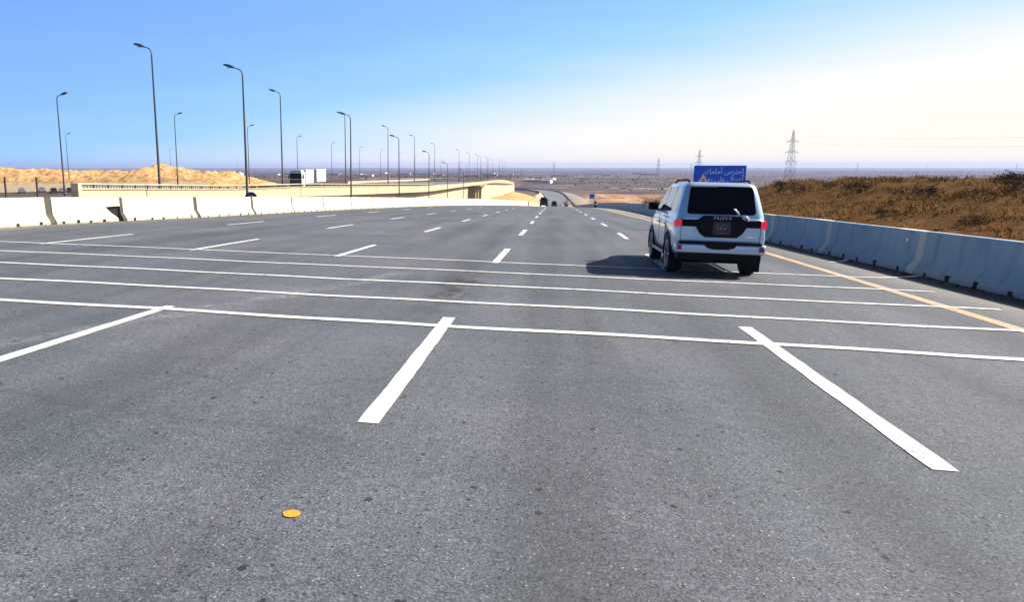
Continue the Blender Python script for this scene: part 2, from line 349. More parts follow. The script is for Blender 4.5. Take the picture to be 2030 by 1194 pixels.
def mk_sand(name, lo, mid, hi, sc_=.5):
    n = N(name); a = n.noise(sc_, det=8, rough=.7, dist=.4); b = n.noise(sc_*6, det=5, rough=.7)
    c = n.ramp(a, [(.32, lo), (.5, mid), (.66, hi)]); c = n.mix(.35, c, n.ramp(b, [(.35, lo), (.65, hi)]))
    return n.out(c, .95, 0, a, .8, .5, spec=.05)
M['sand'] = mk_sand('golden_sand', (.20, .095, .035), (.47, .26, .10), (.66, .46, .23), .35)
M['verge'] = mk_sand('brown_verge_soil', (.040, .017, .005), (.10, .045, .010), (.19, .092, .024), .9)
M['stone'] = mk_sand('pale_stone_pitching', (.30, .25, .18), (.42, .36, .28), (.52, .46, .36), .5)
def mk_leaf(name, c1, c2, c3):
    n = N(name); oi = n.t.nodes.new('ShaderNodeNewGeometry'); c = n.ramp(oi.outputs['Random Per Island'], [(.0, c1), (.55, c2), (1., c3)])
    f = n.noise(.25, det=4); c = n.mix(n.ramp(f, [(.4, 0.), (.6, .75)]), c, n.mix(.5, c2, c3))
    return n.out(c, .9, 0, spec=.05)
M['drybrush'] = mk_leaf('dry_brush', (.075, .034, .008), (.165, .080, .014), (.25, .145, .026))
M['shrubleaf'] = mk_leaf('shrub_leaf', (.045, .030, .014), (.10, .060, .025), (.16, .095, .04))
M['greenleaf'] = mk_leaf('green_shrub_leaf', (.05, .055, .012), (.11, .10, .02), (.22, .16, .04))
M['twig'] = simple('twig', (.12, .08, .05), .9)

# ------------------------------------------------------------------ ground sheet
def zplat(y):      # level of the raised ground that carries the upper road
    return lerp_tab(y, [-40, 50, 95, 140, 175, 215, 300, 350, 450, 720, 1100, 2200], [-.3, -.6, -1.7, -2.7, -3.3, -4.0, -5.1, -5.5, -6.5, -8.5, -12, -18.6])
def vnoise(x, y, s):
    def h(i, j):
        n = math.sin(i*127.1+j*311.7+s*17.3)*43758.5453; return n-math.floor(n)
    i, j = math.floor(x), math.floor(y); fx, fy = x-i, y-j; fx = fx*fx*(3-2*fx); fy = fy*fy*(3-2*fy)
    return (h(i, j)*(1-fx)+h(i+1, j)*fx)*(1-fy)+(h(i, j+1)*(1-fx)+h(i+1, j+1)*fx)*fy
def fbm(x, y, s=1, o=4):
    a = 0; k = .5
    for q in range(o): a += k*(vnoise(x, y, s+q)-.5)*2; x *= 2.03; y *= 2.03; k *= .5
    return a
def road_c(x, y):
    return zr(max(-18, min(9, x)), y)-.35
def berm_top(x, y):
    return .98-.013*max(0, y-30)+.75*fbm(x*.12, y*.12, 3)+.42*fbm(x*.45, y*.45, 13)+.1*sstep(35, 15, y)
def gz(x, y):
    P = -18.6+1.2*fbm(x*.004, y*.004, 5, 3)*sstep(500, 1500, abs(y)+abs(x))
    base = road_c(x, y) if y < 440 else ZF-.35
    if y > 440: base = base*(1-sstep(600, 900, y))+P*sstep(600, 900, y)
    z = base
    if x > RW(y)+.4 or (x > 9 and y > 415):      # right verge
        e = RW(y)+.4; t = x-e
        bw = sstep(118, 72, y)
        hb = base+.45+(berm_top(x, y)-base-.45)*sstep(0, 13, t)
        hb = hb*(1-sstep(34, 70, t))+P*sstep(34, 70, t)
        hf = base-min(t*.55, max(0, base-P))+.5*fbm(x*.06, y*.06, 8)*sstep(3, 12, t)
        if y > 440: hf = P+(1.6*fbm(x*.05, y*.03, 8))*sstep(2, 20, t)
        hf += 2.6*max(-.2, fbm(x*.045, y*.022, 18))*sstep(10, 25, t)*sstep(230, 130, t)*sstep(150, 240, y)*sstep(640, 480, y)
        z = hb*bw+hf*(1-bw)
    elif x < -20:
        p = zplat(y)-.25
        if y > 2200: p = P
        w = sstep(-31.5 if y < 360 else -22, -45, x) if y < 360 else sstep(-30, -60, x)*sstep(735, 800, y) if y > 440 else sstep(-31, -50, x)
        if 440 < y <= 800: w = max(sstep(-60, -95, x)*0+w, sstep(-45-(y-440)*.35, -90-(y-440)*.35, x))
        z = base*(1-w)+p*w
        if 20 < y < 330:
            u = sstep(-2, -12, x+.64*y)*sstep(-40, -50, x); lowz = lerp_tab(y, [40, 100, 160, 330], [-1.0, -2.5, -4.7, -5.2]); z = z*(1-u)+min(z, lowz)*u
        fall = sstep(-78, -112, x)                # lower ground on the far side of the raised road
        if y < 330: z = z*(1-fall)+(min(z, -2.4-.012*max(0, y)))*fall
        z += .5*fbm(x*.03, y*.03, 9)*sstep(-60, -140, x)
    if abs(x) > 300 or y > 900: z += 2.0*fbm(x*.0015, y*.0015, 11, 3)*sstep(900, 3000, abs(x)+y)
    return z
def axis(spec):
    out = []; 
    for a, b, st in spec:
        v = a
        while v < b-1e-6: out.append(v); v += st
    out.append(spec[-1][1]); return out
ya = axis([(-60, 0, 6), (0, 130, 1.6), (130, 480, 7), (480, 1000, 16)])
while ya[-1] < 60000: ya.append(ya[-1]*1.07)
xa = axis([(-420, -120, 12), (-120, -50, 5), (-50, -20, 1.5), (-20, 8, 4), (8, 9.6, .8), (9.6, 34, 1.1), (34, 80, 3), (80, 420, 12)])
L = [-420.]; 
while L[-1] > -60000: L.append(L[-1]*1.12)
xa = L[:0:-1]+xa; 
while xa[-1] < 60000: xa.append(xa[-1]*1.12)
g = MB(); nx = len(xa)
vs = [(x, y, gz(x, y)) for y in ya for x in xa]
g.add(vs, [(j*nx+i, j*nx+i+1, (j+1)*nx+i+1, (j+1)*nx+i) for j in range(len(ya)-1) for i in range(nx-1)], True)
# verge soil on the near right bank
for k, f in enumerate(g.f):
    c = vs[f[0]]
    if c[0] > 8.4 and c[0] < 75 and c[1] < 95+8*math.sin(c[0]): g.mi[k] = 1
ground = g.build('ground', [M['ground'], M['verge']]); tag(ground, kind='structure')

# ------------------------------------------------------------------ road with markings
def ystations(y0, y1):
    out = []; y = y0
    while y < y1: out.append(y); y += 2 if y < 120 else 4
    out.append(y1); return out
m = MB(); st = ystations(-26, 440); NC = 10
vv = []
for y in st:
    a, b = LW(y)-.45, RW(y)+.45
    for i in range(NC+1):
        x = a+(b-a)*i/NC; vv.append((x, y, zr(x, y)))
m.add(vv, [(j*(NC+1)+i, j*(NC+1)+i+1, (j+1)*(NC+1)+i+1, (j+1)*(NC+1)+i) for j in range(len(st)-1) for i in range(NC)], True)
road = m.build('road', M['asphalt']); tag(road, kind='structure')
def strip(name, pts, w, mat, dz=.006, parent=road):   # flat ribbon following the road surface; pts in plan
    mm = MB(); v = []; n = len(pts)
    for i, (x, y) in enumerate(pts):
        a = pts[max(i-1, 0)]; b = pts[min(i+1, n-1)]; d = Vector((b[0]-a[0], b[1]-a[1])).normalized(); nn = Vector((d.y, -d.x))*w/2
        for s in (-1, 1):
            jj = 1+random.uniform(-.07, .07); X, Y = x+nn.x*s*jj, y+nn.y*s*jj; v.append((X, Y, zr(X, Y)+dz))
    mm.add(v, [(2*i, 2*i+1, 2*i+3, 2*i+2) for i in range(n-1)]); return mm.build(name, mat, parent)
def dash(x, y0, y1, w=.16):
    n = max(2, int((y1-y0)/.22)+1) if y0 < 20 else max(2, int((y1-y0)/1.0)+1); j = 0 if y0 < 20 else random.uniform(-.02, .02)
    return strip('lane_dash', [(x+j+cx(y0+(y1-y0)*k/(n-1)), y0+(y1-y0)*k/(n-1)) for k in range(n)], w, M['white_paint'], .006 if y0 < 60 else .012)
starts = [4.9, 16.5, 27.0, 38.0, 49.2, 61, 73, 85, 97, 109]
for lx in (-1.22, 2.49):
    for k, s0 in enumerate(starts):
        e = s0+(4.4 if k == 0 else 4.0 if k < 4 else 4.2)
        if lx > 0 and k == 0: e = 9.8
        dash(lx, s0, e)
for lx in (-4.95, -8.55, -12.6):
    for k, s0 in enumerate(starts[(0 if lx > -6 else 1):8]):
        e = s0+(4.1 if k == 0 else 3.6); X0 = lx+cx(s0)
        if X0 > LW(s0)+2.5: dash(lx+(.25 if lx > -6 else .1)*sstep(10, 30, s0), s0, e, .15)
dash(-8.75, 5.6, 9.4, .15)
# transverse rumble lines
for k, (ry, rw, xe) in enumerate([(8.72, .27, 7.3), (10.62, .24, 7.25), (12.58, .22, 7.1), (14.6, .20, 6.9), (16.65, .19, 8.0)]):
    pts = []; x = -16.6
    while x < xe:
        y = ry+.03*math.sin(x*.9+k)+.02*math.sin(x*2.3)
        if k == 4 and x > 6.2: y += (x-6.2)**2*.33
        pts.append((x, y)); x += .35
    strip('rumble_line', pts[::-1], rw*.62, M['white_paint'], .010)
strip('rumble_line', [(7.0+.2*t, 20.2+.05*t+.11*t*t*.5) for t in range(6)], .10, M['white_paint'], .010)
strip('edge_line', [(6.06+.004*y+.3*sstep(20, 60, y)+.55*sstep(60, 110, y), y) for y in ystations(-10, 150)], .22, M['yellow_line'], .006)
n = 28; mm = MB(); sxy = (-1.25, 3.38)
ring = [(sxy[0]+.046*math.cos(2*PI*k/n)*(1+.06*math.sin(5*k)), sxy[1]+.043*math.sin(2*PI*k/n)*(1+.05*math.sin(3*k))) for k in range(n)]
mm.add([(x, y, zr(x, y)+.006) for x, y in ring], [tuple(range(n))]); mm.build('yellow_paint_spot', M['yellow_spot'], road)

# far road
def sub(P, k=4):
    out = []
    for i in range(len(P)-1):
        p0 = P[max(i-1, 0)]; p1 = P[i]; p2 = P[i+1]; p3 = P[min(i+2, len(P)-1)]
        for q in range(k):
            t = q/k; out.append(tuple(.5*((2*b)+(-a+c)*t+(2*a-5*b+4*c-d)*t*t+(-a+3*b-3*c+d)*t**3) for a, b, c, d in zip(p0, p1, p2, p3)))
    out.append(P[-1]); return out
FP = sub(FAR)
def off(P, k):
    out = []
    for i, p in enumerate(P):
        a = P[max(i-1, 0)]; b = P[min(i+1, len(P)-1)]; d = Vector((b[0]-a[0], b[1]-a[1])).normalized()
        out.append((p[0]+d.y*k(p), p[1]-d.x*k(p)))
    return out
fl = off(FP, lambda p: -p[2]); fr = off(FP, lambda p: p[2])
mm = MB(); v = []
for a, b in zip(fl, fr): 
    for t in (0, .25, .5, .75, 1): x = a[0]+(b[0]-a[0])*t; y = a[1]+(b[1]-a[1])*t; v.append((x, y, zr(0, y)+.02))
mm.add(v, [(5*i+q, 5*i+q+1, 5*i+q+6, 5*i+q+5) for i in range(len(FP)-1) for q in range(4)], True)
fo = mm.build('distant_road', M['far_asphalt']); tag(fo, kind='structure')

# ------------------------------------------------------------------ concrete barriers
PROF = [(.30, 0), (.30, .08), (.135, .34), (.098, .925), (.085, .95), (-.085, .95), (-.098, .925), (-.135, .34), (-.30, .08), (-.30, 0)]
def extr(path, prof=PROF, hs=1.0, mb=None):          # path: 3D points, cross-section perpendicular in plan
    mb = mb or MB(); rings = []
    for i, p in enumerate(path):
        a = path[max(i-1, 0)]; b = path[min(i+1, len(path)-1)]; d = Vector((b[0]-a[0], b[1]-a[1])).normalized()
        rings.append([(p[0]+d.y*u, p[1]-d.x*u, p[2]+w*hs) for u, w in prof])
    n = len(prof)
    mb.add([q for r in rings for q in r], [(i*n+k, (i+1)*n+k, (i+1)*n+(k+1) % n, i*n+(k+1) % n) for i in range(len(path)-1) for k in range(n)])
    mb.add(rings[0], [tuple(range(n))]); mb.add(rings[-1], [tuple(range(n-1, -1, -1))]); return mb
ORD = ['first', 'second', 'third', 'fourth', 'fifth', 'sixth', 'seventh', 'eighth', 'ninth', 'tenth', 'eleventh', 'twelfth', 'thirteenth', 'fourteenth', 'fifteenth', 'sixteenth', 'seventeenth', 'eighteenth', 'nineteenth', 'twentieth']
def barrier(p, q, mat, side, idx, near, slots=4, cut=False, mortar=False, spot=False):
    # own frame: origin at p on the ground, local +Y towards q
    P = Vector(p); Q = Vector(q); d = Q-P; Lh = math.hypot(d.x, d.y); rz = math.atan2(-d.x, d.y)
    o = empty('concrete_barrier', P, rz)
    hs = 1.0+random.uniform(-.008, .008)
    mb = extr([(0, 0, 0), (0, Lh, d.z)], hs=hs)
    body = mb.build('barrier_body', mat, o)
    if cut:
        cb = MB(); sl = d.z
        pr = [(Lh-.78, .60), (Lh+.1, .60), (Lh+.1, -.3), (Lh-.30, -.3), (Lh-.30, .16), (Lh-.70, .52)]
        cb.prism(pr, lambda y, z: (-.6, y, z+sl), lambda y, z: (.6, y, z+sl))
        c = cb.build('cutter', None); c.parent = o
        md = body.modifiers.new('b', 'BOOLEAN'); md.operation = 'DIFFERENCE'; md.object = c; md.solver = 'EXACT'
        bpy.context.view_layer.update(); dg = bpy.context.evaluated_depsgraph_get()
        me = bpy.data.meshes.new_from_object(body.evaluated_get(dg)); body.modifiers.clear(); body.data = me
        bpy.data.objects.remove(c)
        if not me.materials: me.materials.append(mat)
    if cut:
        rb = MB(); rb.prism([(Lh-.80, .615), (Lh+.02, .615), (Lh+.02, .0), (Lh-.36, .0), (Lh-.36, .16), (Lh-.72, .52)], lambda y, z: (-.13, y, z+d.z), lambda y, z: (.03, y, z+d.z)); rb.build('dark_notch_fill', M['hole'], o)  # near-black block added in the notch so the opening reads dark
    if side > 0:
        g0 = .01; g1 = .33 if idx == 2 else .22; jm = extr([(0, Lh+g0, d.z), (0, Lh+g1, d.z*(1+.2/Lh))], [(u*.90, w*.97) for u, w in PROF], hs); jm.build('joint_filler', M['joint'], o)
    if slots:
        for k in range(slots):
            y = Lh*(k+.5+random.uniform(-.12, .12))/slots; z = d.z*y/Lh; w = random.uniform(.05, .09)
            if cut and y > Lh-.8: continue
            sb = MB(); x = .3*side; pts = rrect(y-w, y+w, z+.004, z+.10+random.uniform(-.02, .03), .03, 3)
            sb.prism(pts, lambda a, b: (x+.003*side, a, b), lambda a, b: (x-.05*side, a, b)); sb.build('drain_slot', M['hole'], o)
    if side > 0 and idx >= 2 and idx < 12:        # lifting hole beside the joint
        sb = MB(); y = Lh*.03+.12; sb.lathe([(-.004, .045), (.004, .045)], 12, 'x', (.092, y, .80+d.z*y/Lh)); sb.build('lifting_hole', M['hole'], o)
    if mortar:
        jm = extr([(0, Lh-.02, d.z*(1-.02/Lh)), (0, Lh+.28, d.z*(1+.28/Lh))], [(u*1.012, w*.995) for u, w in PROF], hs); jm.build('mortar_joint', M['mortar'], o)
    if spot:
        sb = MB(); y = -.05; sb.lathe([(-.118, .062), (-.100, .062)], 18, 'x', (0, y+.55, .70)); sb.build('sunlit_hole_disc', M['lens'], o)  # pale discs paint sunlight showing through a lifting hole
        sb = MB(); sb.lathe([(-.128, .042), (-.117, .046)], 18, 'x', (0, y+.55, .70)); sb.build('sunlit_hole_core', M['sign_white'], o)
    return o
jl = [14.8, 21.0, 23.84, 27.3, 32.4, 38.4, 44.3, 50.2, 57.2, 63.6, 70.2]
jl[0:2] = [11.5, 17.8]
while jl[-1] < 158: jl.append(jl[-1]+6.3)
jl = [5.2]+jl
for i in range(len(jl)-1):
    a, b = jl[i], jl[i+1]-(.36 if i == 2 else .26 if i < 6 else .18)
    cut = abs(jl[i+1]-27.3) < .1
    if cut: b = 27.14
    o = barrier((LW(a), a, zr(LW(a), a)), (LW(b), b, zr(LW(b), b)), M['concrete'], 1, i, a < 80, 5 if a < 60 else 0, cut)
    if i < 20: lab = 'sunlit cream concrete barrier block, %s from the near end of the curving median row' % ORD[i]
    else: lab = 'tiny far cream barrier block where the median row meets the crest'
    if abs(jl[i]-27.3) < .01:
        mb = MB(); rq = random.Random(3)
        for k_ in range(9):
            yy = .5+rq.uniform(0, .9); zz = .62+rq.uniform(0, .16); x_ = .135-.05*(zz-.34)/.59; mb.tube([(x_, yy, zz-.05*yy), (x_-.002, yy+rq.uniform(-.05, .07), zz+rq.uniform(.02, .05)-.05*yy)], .006, 4, False)
        sw_ = mb.build('paint_scrawl', M['sign_blue'], o); sw_['kind'] = 'stuff'
        lab = 'cream barrier block with faint blue scrawl, just past the broken corner gap'
    if cut: lab = 'cream barrier block with a broken lower corner leaving a dark-filled gap'
    tag(o, lab, 'barrier', 'cream barrier blocks along the median')
jr = [18.28]
while jr[-1] > 4: jr.append(jr[-1]-5.3)
jr = jr[::-1]
while jr[-1] < 160: jr.append(jr[-1]+5.3 if jr[-1] < 60 else jr[-1]+6.5)
for i in range(len(jr)-1):
    a, b = jr[i], jr[i+1]-.26
    o = barrier((RW(a), a, zr(RW(a), a)), (RW(b), b, zr(RW(b), b)), M['shade_tinted_concrete'], -1, i, True, 5 if a < 60 else 0, mortar=a < 90, spot=abs(a-18.28) < .1)
    if i < 20: lab = 'shaded blue-grey concrete barrier block, %s from the near end beside the brushy bank' % ORD[i]
    else: lab = 'tiny far grey barrier block on the shoulder before the crest'
    if abs(a-18.28) < .1: lab = 'shaded grey barrier block with a pale disc as sunlit hole by its near joint'
    tag(o, lab, 'barrier', 'grey barrier blocks along the shoulder')
def far_wall(pts, mat, lab):
    mb = extr(pts); o = mb.build('barrier_wall', mat); tag(o, lab, 'wall'); return o
wl = [(LW(y), y, zr(LW(y), y)) for y in range(162, 412, 8)]+[(x, y, zr(0, y)+.02) for x, y in fl[1:]]
wr = [(RW(y), y, zr(RW(y), y)) for y in range(166, 412, 8)]+[(x, y, zr(0, y)+.02) for x, y in fr[1:]]
far_wall(wl, M['concrete'], 'long low concrete wall on the inside of the distant curve')
far_wall(wr, M['shade_tinted_concrete'], 'long low concrete wall round the outside of the distant curve')

# pale pitched slopes outside the far walls
mb = MB(); P = [(x, y) for x, y, z in wr if 330 < y < 655]; v = []
for x, y in P:
    w = 2+4.5*sstep(640, 430, y); z = zr(0, y)
    v += [(x+.35, y, z+.1), (x+.35+w*.5, y, z-.1+1.6*sstep(650, 480, y)), (x+.4+w, y, z+.2+1.9*sstep(650, 480, y))]
mb.add(v, [(3*i+q, 3*i+q+1, 3*i+q+4, 3*i+q+3) for i in range(len(P)-1) for q in (0, 1)], True)
o = mb.build('stone_slope', M['stone']); tag(o, kind='structure')
mb = MB(); P = [(x, y) for x, y, z in wl if 340 < y < 610]; v = []
for x, y in P:
    w = 5*sstep(360, 420, y)*sstep(600, 500, y)+1.2; z = zr(0, y)
    v += [(x-.35, y, z+.1), (x-.35-w*.5, y, z+.7*sstep(360, 450, y)), (x-.4-w, y, z+1.1*sstep(360, 450, y))]
mb.add(v, [(3*i+q, 3*i+q+3, 3*i+q+4, 3*i+q+1) for i in range(len(P)-1) for q in (0, 1)], True)
o = mb.build('stone_slope', M['stone']); tag(o, kind='structure')

# ------------------------------------------------------------------ raised road with parapet, bridge opening and abutment
DK = [(-33, 48, .25, -.47), (-33, 60, -.1, -.9), (-32.6, 75, -.5, -1.5), (-31.6, 95, -.75, -2.1), (-30.2, 112, -1.13, -2.5), (-29.2, 140, -1.74, -3.17), (-29.2, 175, -2.5, -4.0), (-30.2, 215, -3.1, -4.6),
      (-31, 260, -3.8, -5.1), (-31, 300, -4.2, -5.6), (-28.8, 330, -4.3, -5.5), (-25.2, 343, -3.95, -5.35), (-21, 357, -4.1, -5.7), (-17.2, 371, -5.5, -6.5)]
DS = sub(DK, 6)
mb = MB(); v = []
for x, y, zt, zb in DS:
    z = zt-.85; v += [(x-.25, y, z), (x-min(16, max(1, min(46, .62*y+x)*.5)), y-(6 if y > 320 else 0), z+.05), (x-max(2, min(46, .62*y+x)), y-(14 if y > 320 else 0), z-.1)]
mb.add(v, [(3*i+q, 3*i+q+3, 3*i+q+4, 3*i+q+1) for i in range(len(DS)-1) for q in (0, 1)], True)
o = mb.build('upper_road', M['far_asphalt']); tag(o, kind='structure')
# parapet with its overhang: one thing, railing, posts as parts
para = empty('bridge_parapet', (-33, 48, 0)); tag(para, 'long cream parapet with a low railing along the raised road', 'parapet')
def rel(p): return (p[0]+33, p[1]-48, p[2])
mb = MB(); rings = []
for i, (x, y, zt, zb) in enumerate(DS):
    a = DS[max(i-1, 0)]; b = DS[min(i+1, len(DS)-1)]; d = Vector((b[0]-a[0], b[1]-a[1])).normalized(); nx_, ny_ = d.y, -d.x
    rings.append([rel((x+nx_*u, y+ny_*u, z)) for u, z in ((0, zb), (.10, zb+.02), (.10, zb+.14), (.02, zb+.16), (.0, zt-.10), (.08, zt-.09), (.08, zt), (-.28, zt), (-.28, zb))])
k = len(rings[0])
mb.add([q for r in rings for q in r], [(i*k+j, (i+1)*k+j, (i+1)*k+(j+1) % k, i*k+(j+1) % k) for i in range(len(DS)-1) for j in range(k)])
mb.add(rings[0], [tuple(range(k))]); mb.add(rings[-1], [tuple(range(k))])
mb.build('parapet_wall', M['bridge_concrete'], para)
mb = MB(); pts = [(p[0]-.1, p[1], p[2]+.30) for p in DS if p[1] < 200]
mb.tube([rel(p) for p in pts], .05, 6); mb.build('top_rail', M['rail_metal'], para); mb = MB(); mb.tube([rel((a, b, c-.09)) for a, b, c in pts], .03, 6); mb.build('lower_rail', M['rail_dark'], para)
y = 48.1; pb = MB(); nb = 0
while y < 196:
    j = max(0, min(len(DS)-2, next((q for q in range(len(DS)-1) if DS[q+1][1] >= y), 0))); t = (y-DS[j][1])/(DS[j+1][1]-DS[j][1])
    x = DS[j][0]+(DS[j+1][0]-DS[j][0])*t; z = DS[j][2]+(DS[j+1][2]-DS[j][2])*t
    if nb % 5 == 0 and y < 170:
        q = MB(); q.rbox(-.06, .06, -.06, .06, -.25, .28, .01); oo = q.build('rail_post', M['rail_dark'], para); oo.location = rel((x-.1, y, z))
    else: c = rel((x-.1, y, z)); pb.box(c[0]-.02, c[0]+.02, c[1]-.02, c[1]+.02, c[2]-.0, c[2]+.28)
    nb += 1; y += .38
pb.build('balusters', M['rail_dark'], para)
mb = MB(); mb.rbox(-.35, .25, -.35, .05, -2.0, .62, .04); mb.build('end_pillar', M['bridge_concrete'], para)
# retaining wall under the overhang
def rwall(name, lab, y0, y1, inset, zbot):
    P = [p for p in DS if y0 <= p[1] <= y1]; mb = MB(); v = []
    for i, (x, y, zt, zb) in enumerate(P):
        f = inset if not callable(inset) else inset(y)
        xx, yy = x-f, y
        v += [(xx, yy, zbot(y)), (xx, yy, zb+.02), (xx-.6, yy, zb+.02), (xx-.6, yy, zbot(y))]
    mb.add(v, [(4*i+q, 4*(i+1)+q, 4*(i+1)+(q+1) % 4, 4*i+(q+1) % 4) for i in range(len(P)-1) for q in range(4)]); mb.add(v[:4], [(0, 1, 2, 3)]); mb.add(v[-4:], [(0, 1, 2, 3)])
    o = mb.build(name, M['bridge_concrete']); tag(o, lab, 'wall'); return o
rwall('retaining_wall', 'cream retaining wall below the raised road, leading up to the bridge opening', 40, 302, lambda y: .05+1.1*sstep(100, 150, y), lambda y: zc(y)-1)
# abutment block right of the opening, deck soffit and piers
ab = empty('bridge_abutment', (-27, 332, -14)); tag(ab, 'big plain cream abutment wall at the end of the bridge', 'abutment')
mb = MB(); P = [(-29.6, 331), (-25.8, 343.5), (-21.7, 357.3), (-17.5, 370.6), (-17.5, 380), (-50, 380), (-50, 331)]
mb.prism([(i, 0) for i in range(len(P))], lambda i, z: (P[i][0]+27, P[i][1]-332, -6.5), lambda i, z: (P[i][0]+27, P[i][1]-332, 8.35 - (0 if i < 2 else .05 if i < 3 else .9)))
mb.build('abutment_wall', M['bridge_concrete'], ab)
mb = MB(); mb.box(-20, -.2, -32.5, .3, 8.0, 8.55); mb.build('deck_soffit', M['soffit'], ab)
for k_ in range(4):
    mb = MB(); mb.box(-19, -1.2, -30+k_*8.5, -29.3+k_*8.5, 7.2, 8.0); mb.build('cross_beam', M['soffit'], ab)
for k_, (px_, py_) in enumerate([(-3.2, -24), (-3.0, -15), (-2.4, -6.5), (-9, -22), (-9, -10), (-15, -20)]):
    mb = MB(); mb.lathe([(-6.5, .5), (7.3, .5)], 14, 'z', (px_, py_, 0)); mb.build('pier', M['bridge_concrete'], ab)
# sandy slope at the foot of the abutment
mb = MB(); v = []; NX, NY = 26, 14
for j in range(NY+1):
    for i in range(NX+1):
        x = -30+26.5*i/NX; y = 322+170*j/NY; t = i/NX; z = zr(0, y)-.4+min(1, (1-t)*1.9)**.9*(lerp_tab(y, [322, 331, 371, 420, 470, 492], [1.5, 2.9, 7.4, 6.6, 4.5, .5])+.8*fbm(x*.2, y*.08, 4))+.3*fbm(x*.4, y*.2, 2)
        v.append((x, y, z))
mb.add(v, [(j*(NX+1)+i, j*(NX+1)+i+1, (j+1)*(NX+1)+i+1, (j+1)*(NX+1)+i) for j in range(NY) for i in range(NX)], True)
o = mb.build('sand_slope', M['sand']); tag(o, kind='structure')
# far parapet on the other side of the raised road
mb = extr([(-92+(y-300)*.05, y, lerp_tab(y, [250, 500], [-5.0, -6.9])) for y in range(330, 520, 20)], [(.2, 0), (.2, 1.1), (-.2, 1.1), (-.2, 0)])
o = mb.build('far_parapet', M['bridge_concrete']); tag(o, 'short pale parapet on the far side of the raised road', 'parapet')
# cream wall with red-brown railing beyond the queueing cars
fw = empty('boundary_wall', (-131, 188, 0), R(50)); tag(fw, 'cream boundary wall with thin railing behind the small queueing cars', 'wall')
mb = MB(); mb.box(-30, 40, 0, .4, -6.5, -2.75); mb.build('wall_face', M['bridge_concrete'], fw)
mb = MB()
for i in range(140): mb.box(-30+i*.5, -29.94+i*.5, .1, .2, -2.75, -1.95)
mb.box(-30, 40, .08, .22, -1.98, -1.90); mb.build('railing', simple('rust_rail', (.30, .16, .08), .8), fw)

# ------------------------------------------------------------------ sand hills
mb = MB(); NX, NY = 300, 90; v = []
RX = [-260, -185, -165, -150, -143, -138, -128, -118, -110, -104, -98]; RZ = [.9, .9, .1, .2, .8, 2.7, .6, .3, -.6, -2.4, -4.9]
for j in range(NY+1):
    for i in range(NX+1):
        x = -260+162*i/NX; y = 222+70*j/NY; t = j/NY
        xs = x*250/(y if y < 250 else 250)*1.0
        h = lerp_tab(x, RX, RZ); prof = math.sin(PI*min(1, t*1.25))**.8 if t < .8 else 0
        z = -5.2+(h+5.2)*prof*(1+.14*fbm(x*.09, y*.09, 6, 4))+1.3*prof*fbm(x*.22, y*.22, 12, 4)+.8*prof*fbm(x*.8, y*.8, 15, 3)
        v.append((x, y, z))
mb.add(v, [(j*(NX+1)+i, j*(NX+1)+i+1, (j+1)*(NX+1)+i+1, (j+1)*(NX+1)+i) for j in range(NY) for i in range(NX)], False)
o = mb.build('sand_hills', M['sand']); tag(o, kind='structure')

# ------------------------------------------------------------------ street lamps
def make_lamp(H, s):
    root = empty('street_lamp')
    mb = MB(); mb.tube([(0, 0, -1.5), (0, 0, .9), (0, 0, .95), (0, 0, H-.5)], [.14, .14, .115, .062], 10); mb.build('pole', M['steel'], root)
    mb = MB(); mb.box(-.22, .22, -.22, .22, -.02, .05); mb.build('base_plate', M['galv'], root)
    pts = [(0, 0, H-.52), (s*.04, 0, H-.2), (s*.16, 0, H-.02), (s*.45, 0, H+.10), (s*.75, 0, H+.20)]
    mb = MB(); mb.tube(pts, [.06, .058, .052, .045, .04], 8); mb.build('arm', M['steel'], root)
    mb = MB()
    for i, (a, w, h) in enumerate([(.62, .05, .04), (.75, .12, .07), (1.0, .17, .10), (1.3, .16, .09), (1.48, .08, .04)]):
        pass
    sec = [(.60, .06, .05), (.75, .17, .12), (1.05, .24, .17), (1.4, .22, .14), (1.62, .10, .06)]; v = []
    for a, w, h in sec:
        z = H+.10+(a-.45)*.28
        v += [(s*a, w*math.cos(2*PI*q/10), z+h*max(-.45, math.sin(2*PI*q/10))) for q in range(10)]
    mb.add(v, [(i*10+q, i*10+(q+1) % 10, (i+1)*10+(q+1) % 10, (i+1)*10+q) for i in range(4) for q in range(10)], True)
    mb.add(v[:10], [tuple(range(10))]); mb.add(v[-10:], [tuple(range(10))])
    mb.build('lamp_head', M['lamp_dark'], root)
    mb = MB(); mb.box(min(s*.85, s*1.3), max(s*.85, s*1.3), -.11, .11, H+.15, H+.19); mb.build('lens', M['lens'], root)
    return root
def place(proto, first, x, y, z, lab, grp, rz=0):
    o = proto if first else copy_tree(proto); o.location = (x, y, z); o.rotation_euler = (0, random.uniform(-.006, .006), rz+random.uniform(-.08, .08)); tag(o, lab, 'street lamp', grp); return o
pA = make_lamp(11.3, -1)
for i, (x, y) in enumerate([(-25.3, 60), (-25.6, 95), (-25.8, 128), (-26.5, 165), (-28.0, 207), (-27.9, 245)]):
    place(pA, i == 0, x, y, zc(y)+.35, 'grey street lamp, %s from the viewer in the row just behind the median' % ORD[i] if i > 0 else 'grey street lamp rising behind the round blue arrow sign', 'street lamps between the median and the raised road')
pB = make_lamp(12.6, -1)
LB = [(-33.9, 61, 12.0), (-36.1, 98, 11.9), (-38.2, 138, 11.8), (-39.5, 182, 11.7), (-42.1, 233, 11.6), (-44.4, 290, 10.9), (-39.7, 330, 9.6), (-39.4, 370, 9.0), (-38.6, 405, 8.8), (-41, 450, 8.6), (-40.5, 490, 8.4), (-43, 530, 8.3), (-43.5, 575, 8.2), (-41, 620, 8.0), (-42, 670, 7.9), (-42, 720, 7.7)]
